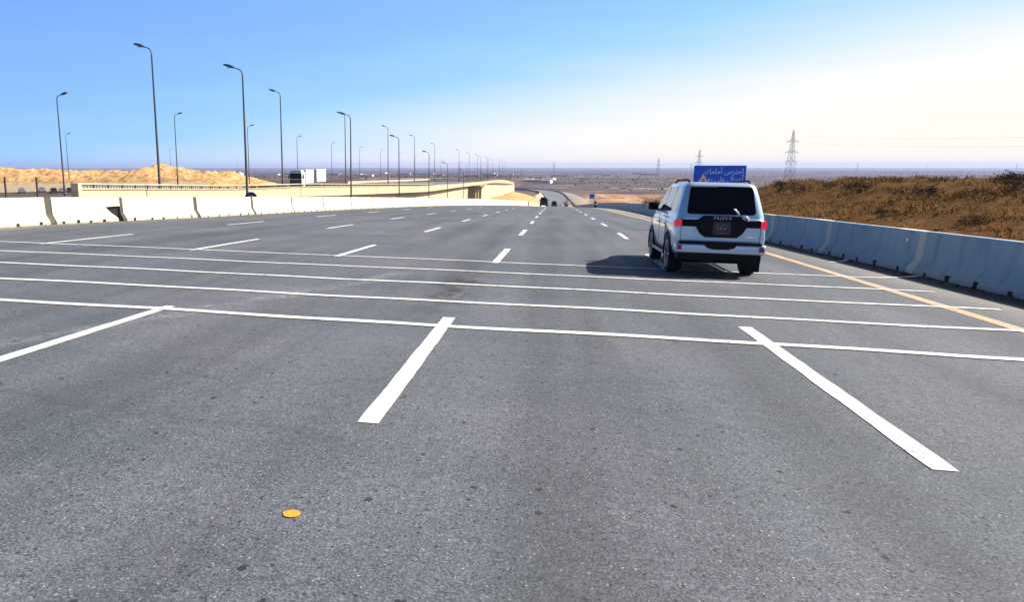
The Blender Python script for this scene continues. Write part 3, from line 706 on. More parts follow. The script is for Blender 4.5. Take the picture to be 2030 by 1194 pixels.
for i, (x, y, zt) in enumerate(LB):
    place(pB, i == 0, x, y, zt-12.85, 'tall grey street lamp, %s in the row on the raised road parapet' % ORD[i], 'street lamps along the raised road')
pC = make_lamp(12.3, 1)
LC = [(-62.5, 88, 11.0), (-71.7, 136, 12.0), (-72.7, 174, 11.8), (-80.9, 234, 11.7), (-86.9, 293, 11.6), (-91.4, 356, 11.5), (-91.9, 404, 11.4), (-95, 470, 10.6), (-97, 540, 10), (-98, 610, 9.5), (-100, 690, 9)]
for i, (x, y, zt) in enumerate(LC):
    place(pC, i == 0, x, y, zt-12.6, 'slim lamp turned away, %s in the row across the raised road' % ORD[i], 'street lamps on the far side of the raised road')
for i, (x, y, zt) in enumerate([(-150, 214, 12.2), (-205.7, 383, 12.0), (-361, 831, 11.8)]):
    place(pC, False, x, y, zt-12.6, ['slim distant street lamp, close behind the leftmost lamp pole', 'slim distant street lamp standing behind the reddish sand peak', 'very distant street lamp at the right-hand end of the sand hills'][i], 'scattered street lamps beyond the raised road')

for i in range(13):
    t = i/12; place(pC, False, -62+18*t, 520+620*t**1.2, lerp_tab(520+620*t**1.2, [450, 720, 1100], [-6.8, -8.7, -12]), 'tiny distant lamp in the crowded cluster of lamps above the bridge end', 'lamps crowded together above the bridge end')
# short dark posts and pole by the gap in the parapet
for i, (px, py, h) in enumerate([(bx_(7, 47.5), 47.5, 1.15), (bx_(70, 47.5), 47.5, 1.15)]):
    q = MB(); q.rbox(-.05, .05, -.05, .05, -1.5, h-.1, .012); o_ = empty('fence_post', (px, py, -.1)); q.build('post', M['rail_dark'], o_)
    q = MB(); q.rbox(-.07, .07, -.07, .07, h-.1, h-.04, .012); q.build('post_cap', M['rail_dark'], o_)
    tag(o_, ['short dark fence post at the left edge of the gap before the parapet', 'short dark fence post nearest the end of the parapet'][i], 'post', 'short dark posts in the parapet gap')

# ------------------------------------------------------------------ vehicles
def loft_body(rings):         # rings: (y, half, zbot, ztop)
    mb = MB(); v = []
    for y, w, zb, zt in rings:
        h = [(0, zb), (w-.14, zb), (w-.04, zb+.07), (w, zb+.25), (w+.005, (zb+zt)/2+.02), (w-.01, zt-.16), (w-.04, zt-.05), (w-.10, zt), (w*.5, zt+.015), (0, zt+.02)]
        full = h+[(-a, b) for a, b in h[-2:0:-1]]
        v += [(a, y, b) for a, b in full]
    n = 18
    mb.add(v, [(i*n+k, i*n+(k+1) % n, (i+1)*n+(k+1) % n, (i+1)*n+k) for i in range(len(rings)-1) for k in range(n)], True)
    mb.add(v[:n], [tuple(range(n))], False); mb.add(v[-n:], [tuple(range(n))], False); return mb
def loft_cabin(rings, r=.16):  # rings: (z, half, yrear, yfront)
    mb = MB(); v = []; n = 24
    for z, w, y0, y1 in rings: v += [(a, b, z) for a, b in rrect(-w, w, y0, y1, r, 5)]
    mb.add(v, [(i*n+k, i*n+(k+1) % n, (i+1)*n+(k+1) % n, (i+1)*n+k) for i in range(len(rings)-1) for k in range(n)], True)
    mb.add(v[-n:], [tuple(range(n))], True); return mb
def cut_arches(body, ys, r, w):
    for y in ys:
        for s in (-1, 1):
            cb = MB(); cb.lathe([(s*(w-.42), r), (s*(w+.2), r)], 28, 'x', (0, y, .37)); c = cb.build('cutter', None)
            md = body.modifiers.new('b', 'BOOLEAN'); md.operation = 'DIFFERENCE'; md.object = c; md.solver = 'EXACT'
    bpy.context.view_layer.update(); dg = bpy.context.evaluated_depsgraph_get()
    me = bpy.data.meshes.new_from_object(body.evaluated_get(dg)); cs = [m_.object for m_ in body.modifiers]; body.modifiers.clear(); old = body.data; body.data = me
    for c in cs: bpy.data.objects.remove(c)
def wheel(root, x, y, r=.385, w=.27):
    s = 1 if x > 0 else -1
    mb = MB(); mb.lathe([(-w/2, r-.10), (-w/2, r-.03), (-w/2+.03, r), (-.012, r), (0, r-.012), (.012, r), (w/2-.03, r), (w/2, r-.03), (w/2, r-.10)], 30, 'x'); o = mb.build('wheel', M['rubber'], root); o.location = (x, y, r)
    mb = MB(); mb.lathe([(s*w*.3, r-.12), (s*(w/2+.004), r-.10), (s*(w/2+.004), r-.125), (s*w*.36, r-.15), (s*w*.30, .05)], 24, 'x')
    for k in range(6):
        a = 2*PI*k/6; mb.tube([(s*w*.40, .05*math.cos(a), .05*math.sin(a)), (s*w*.42, (r-.13)*math.cos(a), (r-.13)*math.sin(a))], .028, 5)
    mb.build('rim', M['rim'], o); return o
STY = {
 'suv': dict(body=[(.12, .84, .46, 1.16), (.2, .89, .42, 1.19), (.4, .905, .38, 1.20), (1.6, .91, .36, 1.20), (2.8, .91, .36, 1.20), (3.5, .905, .36, 1.19), (3.9, .90, .36, 1.15), (4.4, .87, .38, 1.08), (4.72, .80, .42, 1.0), (4.84, .72, .48, .88)],
             cab=[(1.14, .87, .135, 3.85), (1.24, .855, .165, 3.62), (1.45, .805, .228, 3.25), (1.65, .75, .288, 2.95), (1.79, .705, .33, 2.75), (1.855, .655, .40, 2.6), (1.88, .55, .6, 2.4)], L=4.85, wb=(.98, 3.76), r=.385),
 'sedan': dict(body=[(.05, .72, .40, .84), (.15, .80, .32, .90), (.5, .84, .27, .95), (1.6, .86, .25, .93), (2.8, .86, .25, .92), (3.6, .84, .26, .86), (4.1, .78, .30, .76), (4.3, .68, .36, .66)],
               cab=[(.88, .78, .75, 3.35), (1.0, .75, .95, 3.1), (1.2, .66, 1.25, 2.75), (1.36, .58, 1.5, 2.5), (1.42, .50, 1.7, 2.3)], L=4.35, wb=(.85, 3.5), r=.31)}
def cab_at(cab, z, k):
    return lerp_tab(z, [c[0] for c in cab], [c[k] for c in cab])
def make_car(name, style, paint, detail=False):
    S = STY[style]; cab = S['cab']; root = empty(name)
    bo = loft_body(S['body']).build('body', M[paint], root); cut_arches(bo, S['wb'], S['r']+.065, max(b[1] for b in S['body']))
    loft_cabin(cab).build('roof', M[paint], root)
    for yy in S['wb']:
        for s in (-1, 1): wheel(root, s*(max(b[1] for b in S['body'])-.13), yy, S['r'], .25)
    z0, z1 = cab[1][0]+.02, cab[-3][0]-.02
    # rear window follows the sloped rear of the cabin
    if style == 'suv': z0, z1 = 1.265, 1.785
    def rearw(zz0, zz1, wa, wb_, off_, nm, mt):
        pts = rrect(-1, 1, 0, 1, .12, 6); pts = [(max(-1, min(1, a)), b) for a, b in pts]
        f = lambda o_: (lambda a, b: ((wa+(wb_-wa)*b)*a, cab_at(cab, zz0+(zz1-zz0)*b, 2)+o_, zz0+(zz1-zz0)*b))
        mb = MB(); mb.prism(pts, f(-off_), f(.01)); return mb.build(nm, mt, root)
    w0 = cab_at(cab, z0, 1)-.19; w1 = cab_at(cab, z1, 1)-.115
    if style == 'suv':
        rearw(z0-.018, z1+.018, w0+.02, w1+.02, .006, 'window_seal', M['black'])
    rearw(z0, z1, w0, w1, .012, 'rear_window', M['glass'])
    f = lambda o_: (lambda a, b: ((w0+(w1-w0)*b)*a, cab_at(cab, z0+(z1-z0)*b, 3)+o_, z0+(z1-z0)*b))
    mb = MB(); mb.prism(rrect(-1, 1, 0, 1, .1, 4), f(.012), f(-.01)); mb.build('windscreen', M['glass'], root)
    yr, yf = cab_at(cab, z0, 2)+.28, cab_at(cab, z0, 3)-.35
    spl = [(yr, yr+(yf-yr)*.27), (yr+(yf-yr)*.30, yr+(yf-yr)*.63), (yr+(yf-yr)*.66, yf)]
    for s in (-1, 1):
        for k, (a0, a1) in enumerate(spl):
            sh = (cab_at(cab, z0, 3)-cab_at(cab, z1, 3)) if k == 2 else 0; sr = .12 if k == 0 else 0
            pts = [(a0, z0), (a1, z0), (a1-sh*.8, z1), (a0+sr, z1)]
            mb = MB(); mb.prism(pts, lambda a, b: (s*(cab_at(cab, b, 1)+.010), a, b), lambda a, b: (s*(cab_at(cab, b, 1)-.01), a, b)); mb.build('side_window', M['sideglass'], root)
    W = S['body'][2][1]; zb = S['body'][2][2]
    if style == 'suv':
        for s in (-1, 1):
            mb = MB(); mb.prism(rrect(s*.835-.065, s*.835+.065, .985, 1.14, .02, 3), lambda a, b: (a, .085+(abs(a)-.75)*.5, b), lambda a, b: (a, .40, b)); mb.build('tail_light', M['taillight'], root)
            mb = MB(); mb.rbox(s*.80-.045, s*.80+.045, -.022, .05, .545, .64, .01); mb.build('reflector', M['reflector'], root)
        mb = MB(); mb.rbox(-.885, .885, .0, .45, .48, .675, .05); mb.build('rear_bumper', M[paint], root)
        mb = MB(); mb.rbox(-.80, .80, -.012, .3, .66, .715, .012)
        mb.prism([(-.34, .70), (.34, .70), (.27, .60), (.14, .565), (-.14, .565), (-.27, .60)], lambda a, b: (a, -.016, b), lambda a, b: (a, .15, b)); mb.build('bumper_step', M['black'], root)
        mb = MB(); mb.rbox(-.82, .82, .06, .5, .33, .49, .03); mb.box(-.55, .55, .5, 4.2, .28, .42); mb.build('underbody', M['black'], root)
        for s in (-1, 1): mb = MB(); mb.rbox(s*.78-.14, s*.78+.14, .50, .53, .10, .45, .008); mb.build('dark_under_flap', M['black'], root)  # black flaps added so the space under the bumper goes dark
        mb = MB(); mb.rbox(-.70, .70, .85, 1.15, .22, .40, .05); mb.build('axle', M['black'], root)
        mb = MB(); mb.tube([(-.60, .30, .40), (-.05, .28, .36)], .055, 10); mb.build('silencer', M['galv'], root)
        mb = MB(); mb.rbox(-.77, .77, .095, .2, 1.0, 1.14, .008); mb.build('trim_band', M['black'], root)
        hexp = [(-.34, 1.225), (.34, 1.225), (.44, 1.15), (.475, 1.08), (.47, .98), (.41, .88), (.30, .80), (-.30, .80), (-.41, .88), (-.47, .98), (-.475, 1.08), (-.44, 1.15)]
        mb = MB(); mb.prism([(a*.93, 1.01+(b-1.01)*.93) for a, b in hexp], lambda a, b: (a, -.005, b), lambda a, b: (a, .05, b)); mb.prism(hexp, lambda a, b: (a, .03, b), lambda a, b: (a, .2, b)); mb.build('spare_cover', M['black'], root)
        for s in (-1, 1): mb = MB(); mb.tube([(s*.60, .55, 1.85), (s*.60, .70, 1.92), (s*.60, 2.3, 1.92), (s*.60, 2.5, 1.85)], .022, 6); mb.build('roof_rail', M['black'], root)
        # tailgate seams and body side trim
        mb = MB()
        for s in (-1, 1): mb.box(s*.775-.004, s*.775+.004, .112, .14, .70, 1.17)
        mb.box(-.775, .775, .112, .14, .725, .733); mb.build('tailgate_seam', M['hole'], root)
        for s in (-1, 1):
            mb = MB(); mb.rbox(s*.905-.03, s*.905+.03, 1.45, 3.25, .34, .40, .012); mb.build('running_board', M['galv'], root)
            for yy in S['wb']:
                mb = MB(); pts = [(s*.905, yy+.47*math.cos(t), .37+.47*math.sin(t)) for t in [PI*q/14 for q in range(-1, 16)]]; mb.tube(pts, .022, 6); mb.build('wheel_flare', M['black'], root)
            for yy in (1.42, 2.45):
                mb = MB(); mb.box(s*.912-.004, s*.912+.004, yy-.004, yy+.004, .45, 1.15); mb.build('door_seam', M['hole'], root)
                mb = MB(); mb.rbox(s*.925-.015, s*.925+.015, yy+.12, yy+.32, .98, 1.01, .008); mb.build('door_handle', M['chrome'], root)
            mb = MB(); mb.rbox(s*1.0-.115, s*1.0+.115, 2.95, 3.12, 1.24, 1.42, .04); mr = mb.build('mirror', M['black'], root)
            mb = MB(); mb.tube([(s*.86, 3.1, 1.24), (s*.95, 3.05, 1.28)], .03, 6); mb.build('mirror_arm', M['black'], mr)
    else:
        for s in (-1, 1):
            mb = MB(); mb.rbox(s*.62-.14, s*.62+.14, .02, .2, .68, .82, .02); mb.build('tail_light', M['taillight'], root)
            mb = MB(); mb.rbox(s*.55-.14, s*.55+.14, S['L']-.16, S['L']-.02, .55, .67, .02); mb.build('headlight', M['headlight'], root)
            mb = MB(); mb.rbox(s*.88-.08, s*.88+.08, 2.75, 2.88, .93, 1.04, .02); mb.build('mirror', M['black'], root)
        mb = MB(); mb.rbox(-.78, .78, -.02, .2, .32, .52, .03); mb.build('rear_bumper', M[paint], root)
    return root
def text(parent, name, body, size, loc, mat, rot=(PI/2, 0, 0), ext=.002, align='CENTER', sx=1):
    c = bpy.data.curves.new(name, 'FONT'); c.body = body; c.size = size; c.extrude = ext; c.align_x = align; c.space_character = 1.0
    o = bpy.data.objects.new(name, c); COL.objects.link(o); bpy.context.view_layer.update()
    me = bpy.data.meshes.new_from_object(o); bpy.data.objects.remove(o); me.materials.clear(); me.materials.append(mat)
    o = bpy.data.objects.new(name, me); COL.objects.link(o); o.parent = parent; o.location = loc; o.rotation_euler = rot; o.scale = (sx, 1, 1); return o

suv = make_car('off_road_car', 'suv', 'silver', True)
tag(suv, 'silver-blue four-wheel-drive seen from behind, spare-wheel cover and red tail lights, on the near road', 'car')
# rear writing, plate, wiper and glint-shaped handle
t = text(suv, 'badge_lettering', 'P A J E R O', .072, (0, -.006, 1.158), M['lettering']); t.data.name = 'badge'
mb = MB(); mb.rbox(-.17, .17, -.014, .0, .86, 1.11, .005); pl = mb.build('number_plate', M['plate'], suv)
text(pl, 'plate_lettering', '\u0645 \u0635 \u0631', .085, (0, -.015, 1.035), M['plate_ink'])
text(pl, 'plate_numerals', '\u0662\u0661\u0663\u0667', .09, (0, -.015, .94), M['plate_ink'])
mb = MB(); mb.rbox(-.075, .075, -.018, -.006, .865, .895, .003); mb.build('plate_strip', M['reflector'], pl)
mb = MB(); mb.tube([(.33, .115, 1.25), (.30, .105, 1.30), (.22, .12, 1.37)], [.022, .030, .012], 8); mb.build('wiper', M['chrome'], suv)  # wiper arm made bright chrome to give a sun glint
mb = MB(); mb.tube([(.34, .09, 1.235), (.43, .07, 1.225), (.50, .06, 1.18), (.515, .06, 1.13)], [.018, .035, .035, .02], 8); mb.build('glint_handle', M['chrome'], suv)  # chrome handle shaped after a sun glint on the tailgate
mb = MB(); mb.tube([(.0, .10, 1.245), (.0, .085, 1.30)], [.018, .008], 6); mb.build('washer_nozzle', M['black'], suv)
mb = MB(); mb.rbox(.50, .66, .108, .118, .80, .83, .003); mb.build('model_badge', M['chrome'], suv)
def put_on_road(o, x, y, rz, L=4.8, dz=0):
    z0 = zr(x, y+.9); z1 = zr(x, y+L-1.1); pitch = math.atan2(z1-z0, L-2.0)
    o.rotation_euler = (pitch, math.atan(cf(y)), rz); o.location = (x, y, zr(x, y+.9)-math.tan(pitch)*.9+dz); return o
put_on_road(suv, 3.32, 15.35, R(-.9)); suv.scale = (.955, 1, 1)
bs = make_car('off_road_car', 'suv', 'carblack'); put_on_road(bs, -1.2, 172, 0); bs.scale = (1, 1, 1.12); tag(bs, 'small black off-road car driving away at the crest, leftmost of the vehicles ahead', 'car')
sd = copy_tree(bs); sd.name = 'dark_car'; put_on_road(sd, 1.6, 243, 0, 4.5); sd.scale = (.95, 1, 1.0); tag(sd, 'smaller dark car driving away beside the black off-road car at the crest', 'car')
s3 = make_car('sedan_car', 'sedan', 'carblack'); put_on_road(s3, 7.2, 322, 0, 4.35); tag(s3, 'tiny dark sedan far down the road, rightmost of the vehicles ahead', 'car')
cw = make_car('queueing_car', 'sedan', 'cargrey'); 
for i, (px, y, mt, lab) in enumerate([(39, 168, None, 'pale grey car at the left end of the small queue beyond the median'), (80, 174, None, 'light car just left of the middle post in the small queue'), (103, 166, 'carblack', None), (121, 172, None, 'light car right beside the tall lamp pole in the small queue'), (136, 160, 'carblack', 'dark car at the right end of the small queue next to the parapet end')]):
    o = cw if i == 0 else copy_tree(cw)
    X = bx_(px, y); o.location = (X, y, gz(X, y)+.02); o.rotation_euler = (0, 0, R(38))
    if i == 2: lab = 'dark car in the middle of the small queue beyond the median'
    if mt:
        for ch in o.children:
            if ch.name.split('.')[0] in ('body', 'roof', 'rear_bumper'): ch.data = ch.data.copy(); ch.data.materials[0] = M[mt]
    tag(o, lab, 'car', 'cars queueing beyond the median')

# truck with box trailer, oncoming on the raised road
tk = empty('box_truck', (-49.2, 141, -2.75), R(0)); tag(tk, 'white oncoming box truck with black cab front and second box trailer on the raised road', 'truck')
mb = MB(); mb.rbox(-1.25, 1.25, 0, 2.0, .75, 3.55, .12); cabm = mb.build('cab', M['white_box'], tk)
def plate(nm, x0, x1, z0, z1, y, mt, d=.03, par=None): mb = MB(); mb.rbox(x0, x1, y-d, y+.02, z0, z1, min(.012, d/3)); return mb.build(nm, mt, par or tk)
plate('windscreen', -1.2, 1.2, 2.2, 3.35, 0, M['glass'], par=cabm)
plate('grille', -1.22, 1.22, .9, 2.05, 0, M['black'], .05, cabm)
for k_ in range(4): plate('grille_bar', -.9, .9, 1.18+k_*.2, 1.21+k_*.2, -.05, M['galv'], .015, cabm)
mb = MB(); mb.rbox(-1.22, 1.22, -.10, .25, .42, .98, .06); mb.build('front_bumper', M['black'], tk)
for s in (-1, 1):
    mb = MB(); mb.rbox(s*.95-.17, s*.95+.17, -.13, -.08, .58, .78, .02); mb.build('headlight', M['headlight'], tk)
    mb = MB(); mb.rbox(s*1.45-.09, s*1.45+.09, -.05, .08, 2.2, 2.95, .03); mb.tube([(s*1.25, .1, 2.9), (s*1.42, .05, 2.92)], .02, 5); mb.build('mirror', M['black'], tk)
    mb = MB(); mb.prism([(.35, 2.2), (1.3, 2.2), (1.3, 3.1), (.5, 3.1)], lambda a, b: (s*1.262, a, b), lambda a, b: (s*1.24, a, b)); mb.build('side_window', M['glass'], cabm)
mb = MB(); mb.rbox(-1.1, 1.1, .0, 1.7, 3.5, 3.95, .12); mb.build('roof_deflector', M['roofgrey'], cabm)
mb = MB(); mb.rbox(-1.1, 1.1, .2, 15.6, .75, 1.0, .03); mb.build('chassis', M['black'], tk)
mb = MB(); mb.rbox(-1.28, 1.28, 2.6, 7.4, 1.35, 3.7, .03); bx = mb.build('front_box', M['white_box'], tk)
mb = MB(); mb.rbox(-1.2, 1.2, 2.5, 7.9, 3.75, 4.05, .05); mb.build('box_cover', M['roofgrey'], bx)
mb = MB(); mb.rbox(-1.28, 1.28, 9.6, 16.0, 1.45, 4.1, .03); bx2 = mb.build('trailer_box', M['white_box'], tk)
mb = MB(); mb.rbox(-1.1, 1.1, 7.5, 9.5, 1.3, 3.85, .05); mb.box(-1.2, 1.2, 2.6, 15.9, 1.0, 1.3); mb.build('dark_gap_fill', M['steel'], tk)  # dark boxes added so the gap and the space below read dark
for nm, y0, y1, b in (('front_box', 2.6, 7.4, bx), ('trailer_box', 9.6, 16.0, bx2)):
    mb = MB(); yy = y0+.5
    while yy < y1-.2: mb.box(1.275, 1.295, yy, yy+.05, 1.5, 3.62); yy += .75
    mb.build('box_rib', M['roofgrey'], b)
for yy in (.95, 4.6, 5.9, 7.0, 10.6, 13.4, 14.6):
    for s in (-1, 1): wheel(tk, s*1.08, yy, .5, .30)

# ------------------------------------------------------------------ signs
def tri(cx_, cz_, s): return [(cx_-s/2, cz_-s*.433), (cx_+s/2, cz_-s*.433), (cx_, cz_+s*.433)]
sg = empty('road_sign', (7.55, 36.0, zr(7.5, 36)), 0); tag(sg, 'large blue warning sign with Arabic words and a white-and-red triangle, rising behind the silver car', 'sign')
zt = 1.79-sg.location.z; HW = 1.115
mb = MB(); mb.rbox(-HW, HW, -.03, .03, zt-1.45, zt, .01); pn = mb.build('sign_panel', M['sign_blue'], sg)
def sp(pts, y0, y1, nm, mt): mb = MB(); mb.prism(pts, lambda a, b: (a, y0, b), lambda a, b: (a, y1, b)); return mb.build(nm, mt, pn)
mb = MB()
for a in (-HW+.03, HW-.05): mb.box(a, a+.02, -.034, -.028, zt-1.41, zt-.035)
mb.box(-HW+.03, HW-.03, -.034, -.028, zt-.05, zt-.03); mb.box(-HW+.03, HW-.03, -.034, -.028, zt-1.42, zt-1.40); mb.build('sign_border', simple('sign_border_blue', (.03, .12, .55), .4), pn)
sp(tri(-.70, zt-.56, .62), -.034, -.028, 'triangle_rim', M['sign_red']); sp(tri(-.70, zt-.575, .44), -.040, -.033, 'triangle_fill', M['sign_pale'])
mb = MB()
for z_ in (.62, .70): mb.box(-.78+(.0 if z_ > .65 else .03), -.62-(.0 if z_ > .65 else .03), -.046, -.039, zt-z_-.02, zt-z_+.015)
mb.build('triangle_symbol', M['hole'], pn)
L1 = ''.join(reversed('\uFE87\uFEA3\uFE98\uFEAE\uFEB1 \uFE83\uFEE3\uFE8E\uFEE3\uFEDA'))
L2 = ''.join(reversed('\uFE83\uFECB\uFEE4\uFE8E\uFEDD \uFECB\uFEE0\uFEF0 \uFE91\uFECC\uFEAA'))
text(pn, 'sign_lettering', L1, .33, (HW-.10, -.036, zt-.37), M['sign_white'], ext=.006, align='RIGHT', sx=.9)
text(pn, 'sign_lettering', L2, .33, (HW-.10, -.036, zt-.72), M['sign_white'], ext=.006, align='RIGHT', sx=.9)
text(pn, 'sign_lettering', '\u0665\u0660\u0660 \uFEE1', .33, (HW-.35, -.036, zt-1.12), M['sign_white'], ext=.006, align='RIGHT', sx=.9)
for s in (-.7, .7):
    mb = MB(); mb.rbox(s-.04, s+.04, .035, .115, -.6, zt-.1, .01); mb.build('sign_post', M['galv'], sg)
# small far sign
s2 = empty('road_sign', (8.1, 148, zc(148)-.2)); tag(s2, 'small blue square sign with a pale border on the shoulder at the crest', 'sign')
mb = MB(); mb.rbox(-.55, .55, -.03, .03, 1.75, 2.75, .01); pn = mb.build('sign_panel', M['sign_white'], s2)
sp(rrect(-.44, .44, 1.87, 2.66, .05, 3), -.037, -.02, 'sign_face', M['sign_blue'])
for s in (-.3, .3):
    mb = MB(); mb.tube([(s, .06, -.6), (s, .06, 2.6)], .035, 8); mb.build('sign_post', M['galv'], s2)
bb = empty('crash_drum', (8.9, 150, zc(150)-.2)); tag(bb, 'black upright drum standing beside the small blue sign at the crest', 'drum')
mb = MB(); mb.lathe([(-.3, .28), (.0, .30), (.5, .27), (.9, .25), (1.35, .18), (1.42, .1)], 16, 'z', (0, 0, 0)); mb.build('drum_body', M['black'], bb)
mb = MB(); mb.lathe([(.62, .268), (.63, .275), (.80, .268), (.81, .26)], 16, 'z', (0, 0, 0)); mb.build('drum_band', M['roofgrey'], bb)
# round arrow sign behind the median
rs = empty('round_sign', (-20.8, 50, zr(-18, 50))); tag(rs, 'round blue arrow sign half hidden behind the median blocks', 'sign')
zc_ = -.50-rs.location.z
mb = MB(); mb.lathe([(-.02, .50), (.02, .50)], 32, 'y', (0, 0, zc_)); rp = mb.build('sign_disc', M['sign_white'], rs)
ringp = MB(); n = 32; vo = [(.50*math.cos(2*PI*k/n), -.026, zc_+.50*math.sin(2*PI*k/n)) for k in range(n)]; vi = [(.31*math.cos(2*PI*k/n), -.026, zc_-.07+.31*math.sin(2*PI*k/n)) for k in range(n)]
ringp.add(vo+vi, [(k, (k+1) % n, n+(k+1) % n, n+k) for k in range(n)]); ringp.build('blue_ring', simple('dark_sign_blue', (.01, .02, .16), .4), rp)
mb = MB(); mb.prism([(-.05, -.25), (.05, -.25), (.05, .0), (.13, .0), (0, .16), (-.13, .0), (-.05, .0)], lambda a, b: (a, -.03, zc_-.07+b), lambda a, b: (a, -.02, zc_-.07+b)); mb.build('arrow_symbol', M['sign_blue'], rp)
mb = MB(); mb.tube([(0, .06, -.6), (0, .06, zc_+.3)], .04, 8); mb.build('sign_post', M['galv'], rs)

# ------------------------------------------------------------------ pylons and wires
def make_pylon(H):
    root = empty('power_pylon'); mb = MB(); B = H*.085
    def w(z): return B*(1-z/H)**.8*(1 if z < H*.55 else .9)+.35
    lv = [0, .16, .30, .42, .53, .63, .72, .80, .88, .95]
    r0 = H*.0023+.04
    for s, t in ((-1, -1), (-1, 1), (1, -1), (1, 1)):
        pts = [(s*w(H*l), t*w(H*l), H*l) for l in lv]; mb.tube(pts+[(0, 0, H)], r0, 5, smooth=False)
    for a, b in zip(lv, lv[1:]):
        for k in range(4):
            c = [(-1, -1), (1, -1), (1, 1), (-1, 1)]; p, q = c[k], c[(k+1) % 4]
            A = lambda pq, l: (pq[0]*w(H*l), pq[1]*w(H*l), H*l)
            mb.tube([A(p, a), A(q, b)], r0*.55, 4, False, False); mb.tube([A(q, a), A(p, b)], r0*.55, 4, False, False); mb.tube([A(p, b), A(q, b)], r0*.55, 4, False, False)
    mb.build('lattice_tower', M['pylon'], root)
    for l, wd in ((.80, .135), (.62, .15), (.46, .135)):
        mb = MB(); X = H*wd; z = H*l
        mb.tube([(-X, 0, z), (X, 0, z)], r0, 5); mb.tube([(-X, 0, z), (0, 0, z+H*.045), (X, 0, z)], r0*.8, 5)
        for k in range(-4, 5):
            if k: mb.tube([(X*k/5, 0, z), (X*(k-.5)/5, 0, z+H*.04*(1-abs(k)/5.5))], r0*.5, 4, False)
        ca = mb.build('cross_arm', M['pylon'], root)
        for s in (-1, 1):
            mb = MB(); mb.lathe([(-H*.04, .12), (-H*.02, .2), (0, .12)], 8, 'z', (s*X, 0, z)); mb.build('insulator', M['pylon'], ca)
    return root
PY = [(bx_(1567, 800), 800, 38.5, 47), (bx_(1385, 918), 918, 22.5, 42), (bx_(1305, 1500), 1500, 21, 41), (bx_(1098, 2050), 2050, 18, 37), (560, 1290, -1, 0), (bx_(1700, 2830), 2830, 21, 42), (bx_(1836, 4000), 4000, 22, 42), (bx_(2015, 3150), 3150, 21, 42), (bx_(1370, 2600), 2600, 16, 36)]
plab = ['tall lattice pylon with cross-arms above the brushy bank, largest of the pylons', 'pylon with only its mast showing above the blue sign', 'faint pylon between the distant road and the silver car', 'faint distant pylon above the end of the curving road', '', 'tiny faint pylon above the bank, right of the tallest one', 'tiny distant pylon above the middle of the brushy bank', 'tiny distant pylon at the right-hand edge of the view', 'tiny faint pylon just left of the blue sign']
pp = None; tops = []
for (x, y, zt, h), lb in zip(PY, plab):
    if not h: continue
    zb = min(gz(x, y), zt-20)
    o = make_pylon(56) if pp is None else copy_tree(pp); pp = pp or o
    s = (zt-zb)/56; o.location = (x, y, zb); o.scale = (.8, .8, s) if y < 850 else (.62, .62, s); o.rotation_euler = (0, 0, R(18)); tag(o, lb, 'pylon', 'power pylons across the plain'); tops.append((x, y, zt, zb))
def wire(a, b, sag, lab):
    mb = MB(); pts = []
    for k in range(21):
        t = k/20; p = Vector(a).lerp(Vector(b), t); p.z -= sag*4*t*(1-t); pts.append(p)
    mb.tube(pts, .035, 4, False); o = mb.build('power_line', M['pylon']); tag(o, lab, 'power line', 'power lines from the tallest pylon')
wire((224, 798, 27), (295, 230, 13.5), 6, 'thin lower wire running right from the tallest pylon'); wire((237, 800, 33), (295, 230, 18), 6, 'thin upper wire running right from the tallest pylon')

# ------------------------------------------------------------------ far buildings
bcount = 0
def building(x, y, w, d, h, mat, lab, win=True):
    z = gz(x, y)-.5; w *= .5 if y < 1300 else 1; o = empty('low_building', (x, y, z), random.uniform(-.3, .3))
    mb = MB(); mb.box(-w/2, w/2, 0, d, 0, h); mb.build('wall', M[mat], o)
    mb = MB(); mb.box(-w/2-.2, w/2+.2, -.2, d+.2, h, h+.35); mb.build('roof', M['roofgrey' if mat == 'building2' else 'building'], o)
    k = -w/2+1.5
    mb = MB()
    while k < w/2-1.5: mb.box(k, k+1.2, -.04, .02, h*.4, h*.7); k += 3.5
    w_ = mb.build('window_band', M['hole'], o); w_['kind'] = 'stuff'; tag(o, lab, 'building', 'low buildings scattered over the far plain'); return o
rb = random.Random(5)
spec = []
for px, d in ((395, 1900), (430, 2000), (465, 2100), (452, 1500), (540, 1700), (590, 2200), (650, 2100), (660, 1500), (700, 1800), (735, 1200), (760, 2400), (800, 1500), (835, 1900), (870, 1300), (905, 2200), (940, 1200), (960, 1600), (975, 1350), (1000, 1900), (1012, 1250), (1035, 1150), (1042, 1060), (1062, 1120), (1078, 1250), (1088, 1010), (1105, 1700), (1150, 1400), (1180, 2300), (1210, 1900), (1260, 2500), (1290, 2100), (30, 900), (90, 1000), (150, 1100), (175, 950), (205, 1050), (235, 1150), (262, 900), (285, 1000)):
    spec.append((bx_(px, d), d))
for i, (x, y) in enumerate(spec):
    building(x+rb.uniform(-10, 10), y, rb.uniform(12, 34) if i % 3 else rb.uniform(34, 60), rb.uniform(10, 25), rb.uniform(3, 6), 'building' if rb.random() < .7 else 'building2', 'low pale flat-roofed building, one of many specks on the far plain')
for k_ in range(16):
    d_ = rb.uniform(1700, 2600); building(bx_(rb.choice([rb.uniform(110, 330), rb.uniform(380, 620)]), d_), d_, rb.uniform(40, 90), 14, rb.uniform(4, 6), 'building', 'low pale flat-roofed building, one of many specks on the far plain')
building(-6, 980, 26, 12, 4.5, 'building', 'pale building just beyond the outer wall of the distant curve')
